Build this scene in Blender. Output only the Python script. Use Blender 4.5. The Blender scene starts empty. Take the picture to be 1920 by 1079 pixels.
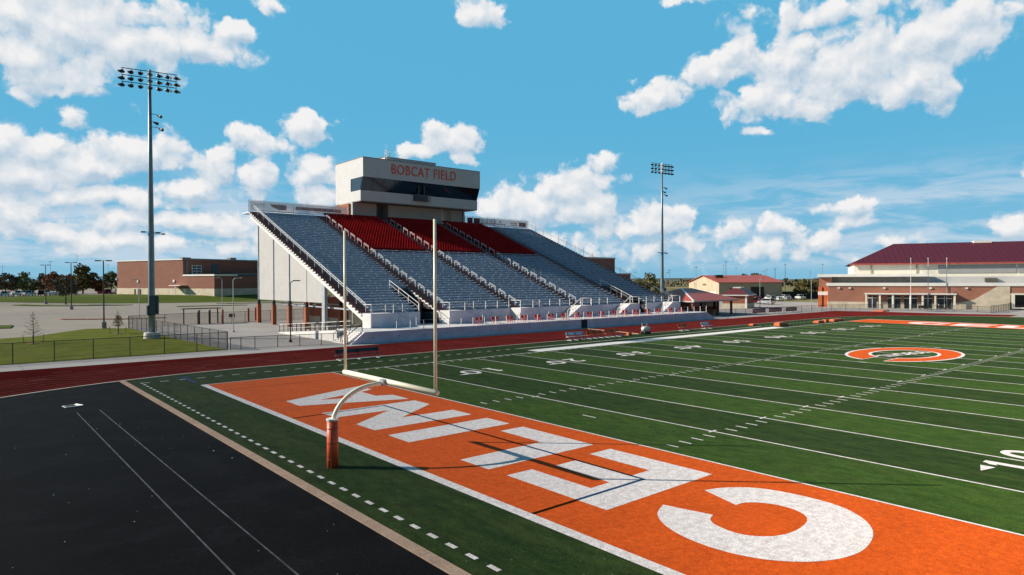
import bpy, bmesh, math, random
from mathutils import Vector, Matrix
random.seed(7)
R = math.radians
SC = bpy.context.scene
COL = SC.collection
# ---------------------------------------------------------------- camera
cd = bpy.data.cameras.new("camera")
cam = bpy.data.objects.new("camera", cd)
COL.objects.link(cam)
cd.sensor_width = 36.0
cd.lens = 23.294
cd.clip_end = 9000.0
cd.clip_start = 0.1
_d = Vector((0.64799693, 0.76155713, -0.01143271)).normalized()
_r = Vector((0.76157961, -0.64806362, -0.00316785))
_u = _r.cross(_d).normalized()
_r = _d.cross(_u).normalized()
cam.matrix_world = Matrix(((_r.x, _u.x, -_d.x, -22.498), (_r.y, _u.y, -_d.y, -47.920), (_r.z, _u.z, -_d.z, 7.104), (0, 0, 0, 1)))
SC.camera = cam
# ---------------------------------------------------------------- sun, exposure
SUN_AZ = Vector((-0.714, 0.700))
SUN_EL = R(27.9)
sd = bpy.data.lights.new("sun", 'SUN')
sd.energy = 5.0
sd.angle = R(0.5)
sd.color = (1.0, 0.90, 0.77)
sun = bpy.data.objects.new("sun", sd)
COL.objects.link(sun)
_s = Vector((SUN_AZ.x * math.cos(SUN_EL), SUN_AZ.y * math.cos(SUN_EL), math.sin(SUN_EL)))
sun.rotation_euler = _s.to_track_quat('Z', 'Y').to_euler()
sun.location = (-40, 40, 60)
SC.view_settings.view_transform = 'Standard'
SC.view_settings.look = 'None'
SC.view_settings.exposure = 0.45
SC.view_settings.gamma = 1.0
SC.cycles.max_bounces = 5
SC.cycles.transparent_max_bounces = 12
SC.cycles.caustics_reflective = False
SC.cycles.caustics_refractive = False
SC.cycles.sample_clamp_indirect = 4.0

# ---------------------------------------------------------------- node helper
class NT:
    def __init__(s, nt):
        s.nt = nt; s.n = nt.nodes; s.l = nt.links
    def new(s, t, **k):
        n = s.n.new(t)
        for a, b in k.items(): setattr(n, a, b)
        return n
    def put(s, sock, v):
        if isinstance(v, bpy.types.NodeSocket): s.l.new(v, sock)
        elif v is not None: sock.default_value = v
    def math(s, op, a, b=None, c=None, clamp=False):
        n = s.new('ShaderNodeMath', operation=op); n.use_clamp = clamp
        s.put(n.inputs[0], a)
        if b is not None: s.put(n.inputs[1], b)
        if c is not None: s.put(n.inputs[2], c)
        return n.outputs[0]
    def vec(s, op, a, b=None, out=0):
        n = s.new('ShaderNodeVectorMath', operation=op)
        s.put(n.inputs[0], a)
        if b is not None: s.put(n.inputs[1], b)
        return n.outputs[out]
    def mix(s, f, a, b):
        n = s.new('ShaderNodeMix', data_type='RGBA')
        s.put(n.inputs[0], f); s.put(n.inputs[6], a); s.put(n.inputs[7], b)
        return n.outputs[2]
    def noise(s, v, scale, detail=3.0, rough=0.55, dist=0.0, out=0):
        n = s.new('ShaderNodeTexNoise')
        if v is not None: s.l.new(v, n.inputs['Vector'])
        n.inputs['Scale'].default_value = scale; n.inputs['Detail'].default_value = detail
        n.inputs['Roughness'].default_value = rough; n.inputs['Distortion'].default_value = dist
        return n.outputs[out]
    def ramp(s, f, lo, hi):
        n = s.new('ShaderNodeMapRange'); n.interpolation_type = 'SMOOTHSTEP'
        s.put(n.inputs[0], f); s.put(n.inputs[1], lo); s.put(n.inputs[2], hi)
        return n.outputs[0]
def c4(c): return (c[0], c[1], c[2], 1.0)

# ---------------------------------------------------------------- sky with clouds (world)
W = bpy.data.worlds.new("World"); SC.world = W; W.use_nodes = True
w = NT(W.node_tree); w.n.clear()
tc = w.new('ShaderNodeTexCoord').outputs['Generated']
sky = w.new('ShaderNodeTexSky'); sky.sky_type = 'NISHITA'; sky.sun_disc = False
sky.sun_elevation = SUN_EL; sky.sun_rotation = math.atan2(SUN_AZ.x, SUN_AZ.y); sky.altitude = 200; sky.air_density = 1.0; sky.dust_density = 0.2; sky.ozone_density = 2.5
sx = w.new('ShaderNodeSeparateXYZ'); w.l.new(tc, sx.inputs[0])
X, Y, Z = sx.outputs
az = w.math('MULTIPLY', w.math('ARCTAN2', Y, X), 180 / math.pi)
el = w.math('MULTIPLY', w.math('ARCSINE', Z), 180 / math.pi)
cmb = w.new('ShaderNodeCombineXYZ'); w.l.new(az, cmb.inputs[0]); w.l.new(el, cmb.inputs[1])
P0 = cmb.outputs[0]
BL = [(82.5,17.5,6.5,3.0,1),(85.7,15.0,3.6,2.1,1),(76.3,17.9,5.5,1.6,1),(72.0,19.0,1.9,0.8,1),(86.0,17.8,3.6,2.0,.9),(79.2,19.1,5.2,1.8,.8),(84.2,13.5,3.4,0.9,.5),(22.8,15.7,6.0,3.0,1),(16.9,17.3,4.1,2.8,1),(26.9,16.8,2.9,2.2,1),(28.9,14.1,4.4,1.3,1),(18.5,14.4,3.5,2.3,1),(30.6,18.0,1.5,1.9,1),(32.4,16.6,2.5,1.4,1),(36.9,15.1,2.7,1.2,1),(14.1,17.8,1.3,2.0,.9),(23.9,20.1,6.3,1.1,.55),(26.1,13.4,3.5,1.2,.8),(52.3,21.8,2.2,1.2,1),(34.7,22.1,2.6,0.4,.4),(69.6,21.3,1.2,0.5,.6),(83.1,11.8,1.1,0.9,.9),(85.1,9.5,1.8,1.1,1),(86.1,7.5,3.0,1.9,1),(82.3,8.4,3.6,1.7,1),(79.3,9.6,2.8,1.6,.9),(77.1,10.4,1.4,1.0,.7),(66.9,12.5,2.4,1.3,1),(70.6,10.9,2.4,1.2,.85),(54.8,11.9,2.6,1.6,1),(54.2,10.2,1.6,0.6,.7),(57.8,10.8,1.8,0.6,.7),(41.8,9.9,1.4,0.7,.7),(39.3,16.3,0.6,0.3,.5),(29.1,11.9,0.9,0.4,.6),(73.4,8.6,2.0,2.1,1),(70.7,7.8,1.9,1.8,1),(75.3,6.9,3.4,1.1,.95),(66.1,8.8,2.5,1.2,1),(65.7,6.8,1.8,1.1,1),(80.0,6.4,4.1,1.0,.8),(84.2,5.8,3.4,0.9,.8),(44.5,7.7,3.6,1.7,1),(42.7,5.7,3.0,1.9,1),(47.7,6.0,4.6,2.0,1),(51.0,6.3,2.3,1.6,1),(37.1,5.1,2.6,1.5,1),(38.9,4.3,2.2,0.8,.9),(22.7,5.5,1.8,0.6,.8),(21.6,4.6,2.2,0.6,.6),(30.9,4.2,1.0,1.0,.8),(28.1,4.2,1.8,0.7,.7),(12.3,3.6,1.2,1.1,1),(25.3,3.1,2.3,0.8,.5),(84.3,3.3,4.1,0.7,.7),(81.0,2.9,4.7,0.8,.7),(73.8,4.3,3.1,0.8,.7),(76.5,3.0,4.4,0.7,.6),(72.3,2.4,2.7,0.8,.6),(33.5,2.8,3.5,1.3,.42),(29,2.6,3,1.0,.40),(40,2.2,3.5,1.0,.45),(36.2,3.4,2.6,1.0,.42),(24,2.4,2.5,.8,.38),(20,3.2,2,.7,.35),(45.5,3.4,3,1.2,.45),(74.5,4.8,3,1.0,.8),(70,3.6,2.4,1,.7),(86,3.9,2.5,.9,.8),
      (88,9,3,2.5,1),(79.5,4.6,4,1.0,.8),(86.5,5,3,1.2,.9),(69.5,5.2,2.5,.9,.7),(5,9,6,3,1),(-15,16,9,4,.6),(100,12,9,4,1),(118,20,10,5,.9),(140,9,12,3,.9),(60,38,12,6,.9),(95,42,12,6,.6),(170,22,14,6,.9)]
def field(P_, full=True):
    nn = w.noise(P_, 0.34, 5.0 if full else 2.0, 0.6, out=1)
    PW = w.vec('ADD', P_, w.vec('MULTIPLY', w.vec('SUBTRACT', nn, (0.5, 0.5, 0.5)), (3.4, 2.0, 0.0)))
    acc = None
    for (a, e, ra, re_, s_) in BL:
        q = w.vec('MULTIPLY', w.vec('SUBTRACT', PW, (a, e, 0)), (1 / (ra * 1.12), 1 / (re_ * 1.15), 0))
        f = w.math('MULTIPLY_ADD', w.vec('LENGTH', q, out=1), -s_, s_)
        acc = f if acc is None else w.math('MAXIMUM', acc, f)
    vo = w.new('ShaderNodeTexVoronoi'); vo.feature = 'SMOOTH_F1'; vo.voronoi_dimensions = '2D'; w.l.new(PW, vo.inputs['Vector'])
    vo.inputs['Scale'].default_value = 0.42; vo.inputs['Smoothness'].default_value = 0.5
    vo.inputs['Detail'].default_value = 3.0; vo.inputs['Roughness'].default_value = 0.42; vo.inputs['Lacunarity'].default_value = 2.1
    puff = w.math('MULTIPLY_ADD', vo.outputs['Distance'], -0.80, 0.60)
    acc = w.math('ADD', acc, puff)
    if full: acc = w.math('ADD', acc, w.math('MULTIPLY_ADD', w.noise(P_, 0.8, 6.0, 0.55), 0.55, -0.27))
    return acc
den = field(P0)
dup_ = field(w.vec('ADD', P0, (0.30, 0.75, 0)))
cloud = w.math('MULTIPLY', w.ramp(den, 0.0, 0.42), 0.97)
lum = w.math('MULTIPLY_ADD', w.math('SUBTRACT', den, dup_), 0.95, 0.50, clamp=True)
lum = w.math('ADD', w.math('MULTIPLY', lum, 0.85), w.math('MULTIPLY', w.noise(P0, 0.5, 3.0, 0.5), 0.25), clamp=True)
ccol = w.mix(lum, (0.40, 0.55, 0.69, 1), (0.93, 0.91, 0.90, 1))
# thin low bands
st = w.vec('MULTIPLY', P0, (0.16, 0.75, 1))
nb = w.noise(st, 1.0, 5.0, 0.6, 0.4)
bm1 = w.math('MULTIPLY', w.ramp(el, 0.3, 1.6), w.math('SUBTRACT', 1.0, w.ramp(el, 5.0, 10.0)))
azm = w.math('ADD', 0.35, w.math('MULTIPLY', w.math('ADD', w.ramp(az, 62, 72), w.math('SUBTRACT', 1.0, w.ramp(az, 20, 44))), 0.65), clamp=True)
band = w.math('MULTIPLY', w.math('MULTIPLY', w.ramp(nb, 0.38, 0.62), bm1), w.math('MULTIPLY', azm, 0.75))
skyn = w.vec('MULTIPLY', sky.outputs[0], (0.10, 0.10, 0.10))
base = w.mix(w.ramp(el, -1, 14), (0.20, 0.50, 0.72, 1), (0.108, 0.455, 0.71, 1))
base = w.mix(w.ramp(el, 22, 60), base, (0.035, 0.15, 0.33, 1))  # zenith above the view deepened to lower the ambient light
blue = w.mix(0.07, base, skyn)
c1 = w.mix(band, blue, (0.60, 0.70, 0.81, 1))
c2 = w.mix(cloud, c1, ccol)
# unseen side of the sky dimmed, clouds too: an added cut to the fill light
fill_cut = w.math('MULTIPLY_ADD', w.ramp(Y, -0.35, 0.2), 0.58, 0.42)
c3 = w.vec('MULTIPLY', c2, w.vec('ADD', (0, 0, 0), fill_cut))
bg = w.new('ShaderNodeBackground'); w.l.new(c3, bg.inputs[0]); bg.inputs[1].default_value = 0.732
# one background, both seen and lighting the place, with the added dimming in it
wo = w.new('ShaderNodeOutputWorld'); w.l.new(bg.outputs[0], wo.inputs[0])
W.cycles.sampling_method = 'MANUAL'; W.cycles.sample_map_resolution = 512

# ---------------------------------------------------------------- materials
MATS = {}
def mat(name, col, rough=0.7, var=0.12, scale=0.5, metal=0.0, spec=0.5, bump=0.0, bscale=20, diffr=0.0, detail=4, col2=None, obj=False, lo=.3, hi=.7):
    if name in MATS: return MATS[name]
    m = bpy.data.materials.new(name); m.use_nodes = True
    t = NT(m.node_tree); b = t.n['Principled BSDF']
    g = t.new('ShaderNodeNewGeometry').outputs['Position'] if not obj else t.new('ShaderNodeTexCoord').outputs['Object']
    f = t.ramp(t.noise(g, scale, detail, 0.6), lo, hi)
    c2 = col2 or tuple(min(1, x * (1 - 1.6 * var)) for x in col)
    c1_ = tuple(min(1, x * (1 + var)) for x in col) if not col2 else col
    t.l.new(t.mix(f, c4(c1_), c4(c2)), b.inputs['Base Color'])
    b.inputs['Roughness'].default_value = rough; b.inputs['Metallic'].default_value = metal
    b.inputs['Specular IOR Level'].default_value = spec
    b.inputs['Diffuse Roughness'].default_value = diffr
    if bump:
        bp = t.new('ShaderNodeBump'); bp.inputs['Strength'].default_value = bump; bp.inputs['Distance'].default_value = 0.02
        t.l.new(t.noise(g, bscale, 3, 0.6), bp.inputs['Height']); t.l.new(bp.outputs[0], b.inputs['Normal'])
    MATS[name] = m; m['k'] = 1
    return m
def brickmat(name, a, b_, mortar, rough=0.85, course=0.2):
    """brick courses with wall-following coordinates: horizontal run by x+y, height by z"""
    m = bpy.data.materials.new(name); m.use_nodes = True; t = NT(m.node_tree); bs = t.n['Principled BSDF']
    s = t.new('ShaderNodeSeparateXYZ'); t.l.new(t.new('ShaderNodeNewGeometry').outputs['Position'], s.inputs[0])
    c = t.new('ShaderNodeCombineXYZ'); t.l.new(t.math('SUBTRACT', s.outputs[0], s.outputs[1]), c.inputs[0]); t.l.new(s.outputs[2], c.inputs[1])
    br = t.new('ShaderNodeTexBrick'); t.l.new(c.outputs[0], br.inputs['Vector'])
    br.inputs['Color1'].default_value = c4(a); br.inputs['Color2'].default_value = c4(b_); br.inputs['Mortar'].default_value = c4(mortar)
    br.inputs['Scale'].default_value = 1.0; br.inputs['Brick Width'].default_value = course * 2; br.inputs['Row Height'].default_value = course; br.inputs['Mortar Size'].default_value = course * 0.08
    f = t.ramp(t.noise(c.outputs[0], 0.35, 4, 0.6), 0.3, 0.75)
    t.l.new(t.mix(t.math('MULTIPLY', f, 0.35), br.outputs[0], c4(tuple(x * 0.6 for x in a))), bs.inputs['Base Color'])
    bs.inputs['Roughness'].default_value = rough; bs.inputs['Specular IOR Level'].default_value = 0.2
    return m
def linemat(name, col, dark, axis, period, width, rough=0.5, metal=0.0, var=0.1, spec=0.5):
    """panel or standing-seam lines along one world axis ('z' courses, 's' seams by x-y)"""
    m = bpy.data.materials.new(name); m.use_nodes = True; t = NT(m.node_tree); bs = t.n['Principled BSDF']
    g = t.new('ShaderNodeNewGeometry').outputs['Position']
    s = t.new('ShaderNodeSeparateXYZ'); t.l.new(g, s.inputs[0])
    v = {'z': s.outputs[2], 'x': s.outputs[0], 'y': s.outputs[1]}.get(axis) if axis != 's' else t.math('ADD', t.math('MULTIPLY', s.outputs[0], 0.42), t.math('MULTIPLY', s.outputs[1], -0.907))
    fr = t.math('FRACT', t.math('DIVIDE', v, period))
    ln = t.math('LESS_THAN', fr, width)
    n_ = t.ramp(t.noise(g, 0.7, 4, 0.6), 0.3, 0.7)
    c_ = t.mix(n_, c4(tuple(min(1, x * (1 + var)) for x in col)), c4(tuple(x * (1 - var) for x in col)))
    t.l.new(t.mix(ln, c_, c4(dark)), bs.inputs['Base Color'])
    bs.inputs['Roughness'].default_value = rough; bs.inputs['Metallic'].default_value = metal; bs.inputs['Specular IOR Level'].default_value = spec
    return m
def meshmat(name, col, open_=0.72, period=0.11):
    """woven wire: real see-through diamonds near, an even veil when far"""
    m = bpy.data.materials.new(name); m.use_nodes = True; t = NT(m.node_tree); bs = t.n['Principled BSDF']
    bs.inputs['Base Color'].default_value = c4(col); bs.inputs['Roughness'].default_value = 0.6
    s = t.new('ShaderNodeSeparateXYZ'); t.l.new(t.new('ShaderNodeNewGeometry').outputs['Position'], s.inputs[0])
    h = t.math('SUBTRACT', s.outputs[0], t.math('MULTIPLY', s.outputs[1], 1.0))
    a = t.math('FRACT', t.math('DIVIDE', t.math('ADD', h, s.outputs[2]), period)); b2 = t.math('FRACT', t.math('DIVIDE', t.math('SUBTRACT', h, s.outputs[2]), period))
    k = 1 - math.sqrt(open_)
    on = t.math('MAXIMUM', t.math('LESS_THAN', a, k), t.math('LESS_THAN', b2, k))
    t.l.new(on, bs.inputs['Alpha'])
    return m
def glassmat(name, col, rough=0.08):
    m = bpy.data.materials.new(name); m.use_nodes = True; bs = m.node_tree.nodes['Principled BSDF']
    t = NT(m.node_tree); f = t.noise(t.new('ShaderNodeNewGeometry').outputs['Position'], 0.6, 3)
    t.l.new(t.mix(f, c4(col), c4(tuple(x * 0.5 for x in col))), bs.inputs['Base Color'])
    bs.inputs['Roughness'].default_value = rough; bs.inputs['Specular IOR Level'].default_value = 0.6
    return m

# turf with five-yard bands, fibre grain and stray infill specks
def turfmat():
    m = bpy.data.materials.new("turf_green"); m.use_nodes = True; t = NT(m.node_tree); bs = t.n['Principled BSDF']
    g = t.new('ShaderNodeNewGeometry').outputs['Position']
    s = t.new('ShaderNodeSeparateXYZ'); t.l.new(g, s.inputs[0])
    fr = t.math('FRACT', t.math('DIVIDE', s.outputs[0], 9.144))
    band = t.math('LESS_THAN', fr, 0.5)
    inf = t.math('MULTIPLY', t.math('GREATER_THAN', s.outputs[0], 0.0), t.math('MULTIPLY', t.math('LESS_THAN', s.outputs[0], 91.44), t.math('LESS_THAN', s.outputs[1], 0.0)))
    out_c = (0.019, 0.042, 0.011, 1); lt = (0.040, 0.086, 0.015, 1); dk = (0.023, 0.050, 0.012, 1)
    c = t.mix(band, dk, lt)
    c = t.mix(inf, out_c, c)
    # streaky wear along the roll direction
    wv = t.vec('MULTIPLY', g, (1.3, 0.18, 1))
    c = t.mix(t.math('MULTIPLY', t.ramp(t.noise(wv, 0.8, 5, 0.65), 0.35, 0.75), 0.5), c, (0.058, 0.078, 0.022, 1))
    big = t.ramp(t.noise(g, 0.12, 3, 0.5), 0.35, 0.7)
    c = t.mix(t.math('MULTIPLY', big, 0.35), c, (0.030, 0.050, 0.018, 1))
    md = t.ramp(t.noise(t.vec('MULTIPLY', g, (2.2, 0.8, 1)), 1.1, 6, 0.75), 0.3, 0.7)
    c = t.mix(md, t.vec('MULTIPLY', c, (0.64, 0.69, 0.68)), t.vec('MULTIPLY', c, (1.42, 1.34, 1.2)))
    s2_ = t.math('FRACT', t.math('DIVIDE', s.outputs[0], 4.572))
    c = t.mix(t.math('MULTIPLY', t.math('LESS_THAN', s2_, 0.006), 0.25), c, (0.01, 0.02, 0.008, 1))
    fib = t.noise(g, 38.0, 4, 0.75)
    c = t.mix(t.ramp(fib, 0.40, 0.62), t.vec('MULTIPLY', c, (0.55, 0.55, 0.55)), t.vec('MULTIPLY', c, (1.5, 1.45, 1.4)))
    vo = t.new('ShaderNodeTexVoronoi'); vo.inputs['Scale'].default_value = 3.6; t.l.new(g, vo.inputs['Vector'])
    sp = t.math('MULTIPLY', t.math('LESS_THAN', vo.outputs['Distance'], 0.055), t.math('GREATER_THAN', t.noise(g, 0.35, 2), 0.50))
    c = t.mix(t.math('MULTIPLY', sp, 0.6), c, (0.45, 0.5, 0.42, 1))
    t.l.new(c, bs.inputs['Base Color']); bs.inputs['Roughness'].default_value = 0.85; bs.inputs['Diffuse Roughness'].default_value = 1.0
    bs.inputs['Specular IOR Level'].default_value = 0.05
    bp = t.new('ShaderNodeBump'); bp.inputs['Strength'].default_value = 0.5; bp.inputs['Distance'].default_value = 0.03
    t.l.new(fib, bp.inputs['Height']); t.l.new(bp.outputs[0], bs.inputs['Normal'])
    return m
def paintturf(name, col, wear=0.25):
    m = bpy.data.materials.new(name); m.use_nodes = True; t = NT(m.node_tree); bs = t.n['Principled BSDF']
    g = t.new('ShaderNodeNewGeometry').outputs['Position']
    fib = t.noise(g, 30.0, 5, 0.75)
    big = t.ramp(t.noise(g, 0.7, 5, 0.65), 0.35, 0.7)
    c = t.mix(t.math('MULTIPLY', big, wear), c4(col), c4(tuple(x * 0.62 for x in col)))
    md = t.ramp(t.noise(g, 4.5, 5, 0.75), 0.32, 0.68)
    c = t.mix(md, t.vec('MULTIPLY', c, (0.80, 0.76, 0.74)), t.vec('MULTIPLY', c, (1.08, 1.09, 1.08)))
    c = t.mix(t.ramp(fib, 0.36, 0.62), t.vec('MULTIPLY', c, (0.70, 0.64, 0.60)), t.vec('MULTIPLY', c, (1.1, 1.12, 1.12)))
    t.l.new(c, bs.inputs['Base Color']); bs.inputs['Roughness'].default_value = 0.9; bs.inputs['Diffuse Roughness'].default_value = 1.0
    bs.inputs['Specular IOR Level'].default_value = 0.1
    bp = t.new('ShaderNodeBump'); bp.inputs['Strength'].default_value = 0.4; bp.inputs['Distance'].default_value = 0.03
    t.l.new(fib, bp.inputs['Height']); t.l.new(bp.outputs[0], bs.inputs['Normal'])
    return m
def groundmat(name, a, b_, scale, fine=(0.85, 1.1), rough=0.9, joints=None, fscale=14, patch=None, dr=0.2, spec=0.03):
    m = bpy.data.materials.new(name); m.use_nodes = True; t = NT(m.node_tree); bs = t.n['Principled BSDF']
    g = t.new('ShaderNodeNewGeometry').outputs['Position']
    c = t.mix(t.ramp(t.noise(g, scale, 6, 0.65), 0.32, 0.68), c4(a), c4(b_))
    if patch: c = t.mix(t.math('MULTIPLY', t.ramp(t.noise(g, patch[0], 5, 0.6), 0.5, 0.62), patch[1]), c, c4(patch[2]))
    fn = t.ramp(t.noise(g, fscale, 4, 0.7), 0.3, 0.7)
    c = t.mix(fn, t.vec('MULTIPLY', c, (fine[0],) * 3), t.vec('MULTIPLY', c, (fine[1],) * 3))
    if joints:
        s = t.new('ShaderNodeSeparateXYZ'); t.l.new(g, s.inputs[0])
        jx = t.math('LESS_THAN', t.math('FRACT', t.math('DIVIDE', s.outputs[0], joints)), 0.02)
        jy = t.math('LESS_THAN', t.math('FRACT', t.math('DIVIDE', s.outputs[1], joints)), 0.02)
        c = t.mix(t.math('MULTIPLY', t.math('MAXIMUM', jx, jy), 0.35), c, c4(tuple(x * 0.45 for x in a)))
    t.l.new(c, bs.inputs['Base Color']); bs.inputs['Roughness'].default_value = rough; bs.inputs['Diffuse Roughness'].default_value = dr
    bs.inputs['Specular IOR Level'].default_value = spec
    bp = t.new('ShaderNodeBump'); bp.inputs['Strength'].default_value = 0.25; bp.inputs['Distance'].default_value = 0.01
    t.l.new(fn, bp.inputs['Height']); t.l.new(bp.outputs[0], bs.inputs['Normal'])
    return m
TURF = turfmat()
ORANGE = paintturf("turf_orange", (0.70, 0.108, 0.010), 0.30)
WHITE_T = paintturf("turf_white", (0.80, 0.765, 0.77), 0.12)
BLUE_T = paintturf("turf_blue", (0.02, 0.06, 0.22), 0.3)
DKORANGE_T = paintturf("turf_seam", (0.30, 0.06, 0.02), 0.3)
TRACK = groundmat("track_rubber", (0.150, 0.020, 0.017), (0.105, 0.014, 0.012), 0.25, (0.85, 1.12), 0.8, fscale=20, dr=1.0, spec=0.0)
BLACKR = groundmat("black_rubber", (0.0095, 0.0088, 0.0092), (0.0055, 0.0052, 0.0058), 0.35, (0.55, 1.6), 0.75, fscale=18, patch=(0.45, 0.5, (0.016,0.0155,0.0165)), dr=1.0, spec=0.03)
CONC = groundmat("concrete_paving", (0.40, 0.37, 0.35), (0.34, 0.315, 0.30), 0.15, (0.92, 1.06), 0.9, joints=4.5)
LOTM = groundmat("parking_paving", (0.37, 0.325, 0.275), (0.325, 0.285, 0.24), 0.06, (0.92, 1.06), 0.9, joints=6.0)
KERBM = groundmat("kerb_concrete", (0.34, 0.245, 0.185), (0.28, 0.20, 0.15), 0.8, (0.8, 1.15), 0.9, joints=3.05, fscale=12)
LAWN = groundmat("lawn_grass", (0.135, 0.150, 0.018), (0.092, 0.115, 0.013), 0.3, (0.7, 1.25), 0.95, fscale=9, patch=(0.5, 0.5, (0.19, 0.17, 0.05)))
LAWN2 = groundmat("far_lawn_grass", (0.105, 0.135, 0.022), (0.078, 0.107, 0.018), 0.12, (0.8, 1.15), 0.95, fscale=3)
DRY = groundmat("dry_prairie", (0.30, 0.24, 0.12), (0.12, 0.13, 0.06), 0.006, (0.85, 1.1), 0.95, fscale=0.2, patch=(0.004, 0.7, (0.06, 0.075, 0.04)))
HILLM = groundmat("hill_scrub", (0.13, 0.15, 0.12), (0.07, 0.09, 0.08), 0.004, (0.8, 1.15), 0.95, fscale=0.05)
MULCH = mat("mulch", (0.26, 0.11, 0.06), 0.95, 0.3, 3.0, bump=0.6)

# ---------------------------------------------------------------- mesh builder
class MB:
    def __init__(s): s.v = []; s.f = []; s.mi = []; s.cur = 0
    def add(s, vs, fs):
        o = len(s.v); s.v += [tuple(v) for v in vs]
        for f in fs: s.f.append([o + i for i in f]); s.mi.append(s.cur)
        return s
    def box(s, x0, x1, y0, y1, z0, z1):
        return s.add([(x0,y0,z0),(x1,y0,z0),(x1,y1,z0),(x0,y1,z0),(x0,y0,z1),(x1,y0,z1),(x1,y1,z1),(x0,y1,z1)],
                     [(0,3,2,1),(4,5,6,7),(0,1,5,4),(1,2,6,5),(2,3,7,6),(3,0,4,7)])
    def obox(s, c, a, b, h):
        """box about c with half vectors a, b, h"""
        c, a, b, h = map(Vector, (c, a, b, h))
        vs = [c-a-b-h, c+a-b-h, c+a+b-h, c-a+b-h, c-a-b+h, c+a-b+h, c+a+b+h, c-a+b+h]
        return s.add(vs, [(0,3,2,1),(4,5,6,7),(0,1,5,4),(1,2,6,5),(2,3,7,6),(3,0,4,7)])
    def bar(s, p, q, w_, h_=None):
        p, q = Vector(p), Vector(q); h_ = h_ or w_; d = q - p; L = d.length
        if L < 1e-6: return s
        d /= L; up = Vector((0,0,1)) if abs(d.z) < .95 else Vector((1,0,0))
        a = d.cross(up).normalized(); b = a.cross(d)
        return s.obox((p+q)/2, a*w_/2, d*L/2, b*h_/2)
    def tube(s, p, q, r, r2=None, n=8, cap=True):
        p, q = Vector(p), Vector(q); r2 = r if r2 is None else r2; d = (q-p).normalized()
        up = Vector((0,0,1)) if abs(d.z) < .95 else Vector((1,0,0)); a = d.cross(up).normalized(); b = a.cross(d)
        vs = []
        for k in range(n):
            t = 2*math.pi*k/n; e = a*math.cos(t)+b*math.sin(t); vs += [p+e*r, q+e*r2]
        fs = [(2*k, (2*k+2)%(2*n), (2*k+3)%(2*n), 2*k+1) for k in range(n)]
        if cap: fs += [tuple(2*k for k in range(n))[::-1], tuple(2*k+1 for k in range(n))]
        return s.add(vs, fs)
    def path(s, pts, r, n=10, rs=None):
        pts = [Vector(p) for p in pts]; o = len(s.v); a = None
        for i, p in enumerate(pts):
            d = (pts[min(i+1, len(pts)-1)] - pts[max(i-1, 0)]).normalized()
            if a is None:
                up = Vector((0,0,1)) if abs(d.z) < .95 else Vector((1,0,0)); a = d.cross(up).normalized()
            a = (a - d*a.dot(d)).normalized(); b = a.cross(d); rr = rs[i] if rs else r
            for k in range(n):
                t = 2*math.pi*k/n; s.v.append(tuple(p + (a*math.cos(t)+b*math.sin(t))*rr))
        for i in range(len(pts)-1):
            for k in range(n):
                s.f.append([o+i*n+k, o+(i+1)*n+k, o+(i+1)*n+(k+1)%n, o+i*n+(k+1)%n]); s.mi.append(s.cur)
        s.f.append([o+k for k in range(n)]); s.mi.append(s.cur); s.f.append([o+(len(pts)-1)*n+k for k in range(n)][::-1]); s.mi.append(s.cur)
        return s
    def prism(s, pts, ext):
        """closed profile (3D points) swept by ext"""
        n = len(pts); e = Vector(ext); P = [Vector(p) for p in pts]
        return s.add(P + [p+e for p in P], [tuple(range(n))[::-1], tuple(range(n, 2*n))] + [(i, (i+1)%n, n+(i+1)%n, n+i) for i in range(n)])
    def quad(s, *p): return s.add(p, [tuple(range(len(p)))])
    def build(s, name, m, parent=None, smooth=False):
        me = bpy.data.meshes.new(name); me.from_pydata(s.v, [], s.f)
        for x in (m if isinstance(m, (list, tuple)) else [m]): me.materials.append(x)
        me.polygons.foreach_set('material_index', s.mi)
        if smooth: me.polygons.foreach_set('use_smooth', [True]*len(s.f))
        me.update()
        bm = bmesh.new(); bm.from_mesh(me); bmesh.ops.recalc_face_normals(bm, faces=bm.faces); bm.to_mesh(me); bm.free()
        o = bpy.data.objects.new(name, me); COL.objects.link(o)
        if parent: o.parent = parent
        return o
def tag(o, label=None, cat=None, group=None, kind=None):
    if label: o['label'] = label
    if cat: o['category'] = cat
    if group: o['group'] = group
    if kind: o['kind'] = kind
    return o
def thing(name, label, cat, loc=(0,0,0), rz=0.0, group=None):
    o = bpy.data.objects.new(name, None); COL.objects.link(o); o.location = loc; o.rotation_euler = (0,0,rz)
    o.empty_display_size = 0.3
    return tag(o, label, cat, group)
def struct(o): o['kind'] = 'structure'; return o
def copy_tree(o, parent=None):
    c = o.copy(); COL.objects.link(c); c.parent = parent
    for ch in [x for x in bpy.data.objects if x.parent == o]: copy_tree(ch, c)
    return c
def smooth_by_angle(o):
    o.data.polygons.foreach_set('use_smooth', [True]*len(o.data.polygons)); return o
def textmesh(s, size, bold=0.0, depth=0.0, align='CENTER', spacing=1.0):
    cu = bpy.data.curves.new('t', 'FONT'); cu.body = s; cu.size = size; cu.offset = bold; cu.extrude = depth; cu.align_x = align; cu.space_character = spacing; cu.fill_mode = 'BOTH' if depth else 'FRONT'
    ob = bpy.data.objects.new('t', cu); COL.objects.link(ob)
    dg = bpy.context.evaluated_depsgraph_get(); me = bpy.data.meshes.new_from_object(ob.evaluated_get(dg))
    bpy.data.objects.remove(ob); bpy.data.curves.remove(cu)
    return me
def addmesh(mb, me, M):
    mb.add([M @ v.co for v in me.vertices], [tuple(p.vertices) for p in me.polygons]); return mb
def ss(a, b, x):
    t = min(1, max(0, (x-a)/(b-a))); return t*t*(3-2*t)
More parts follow.
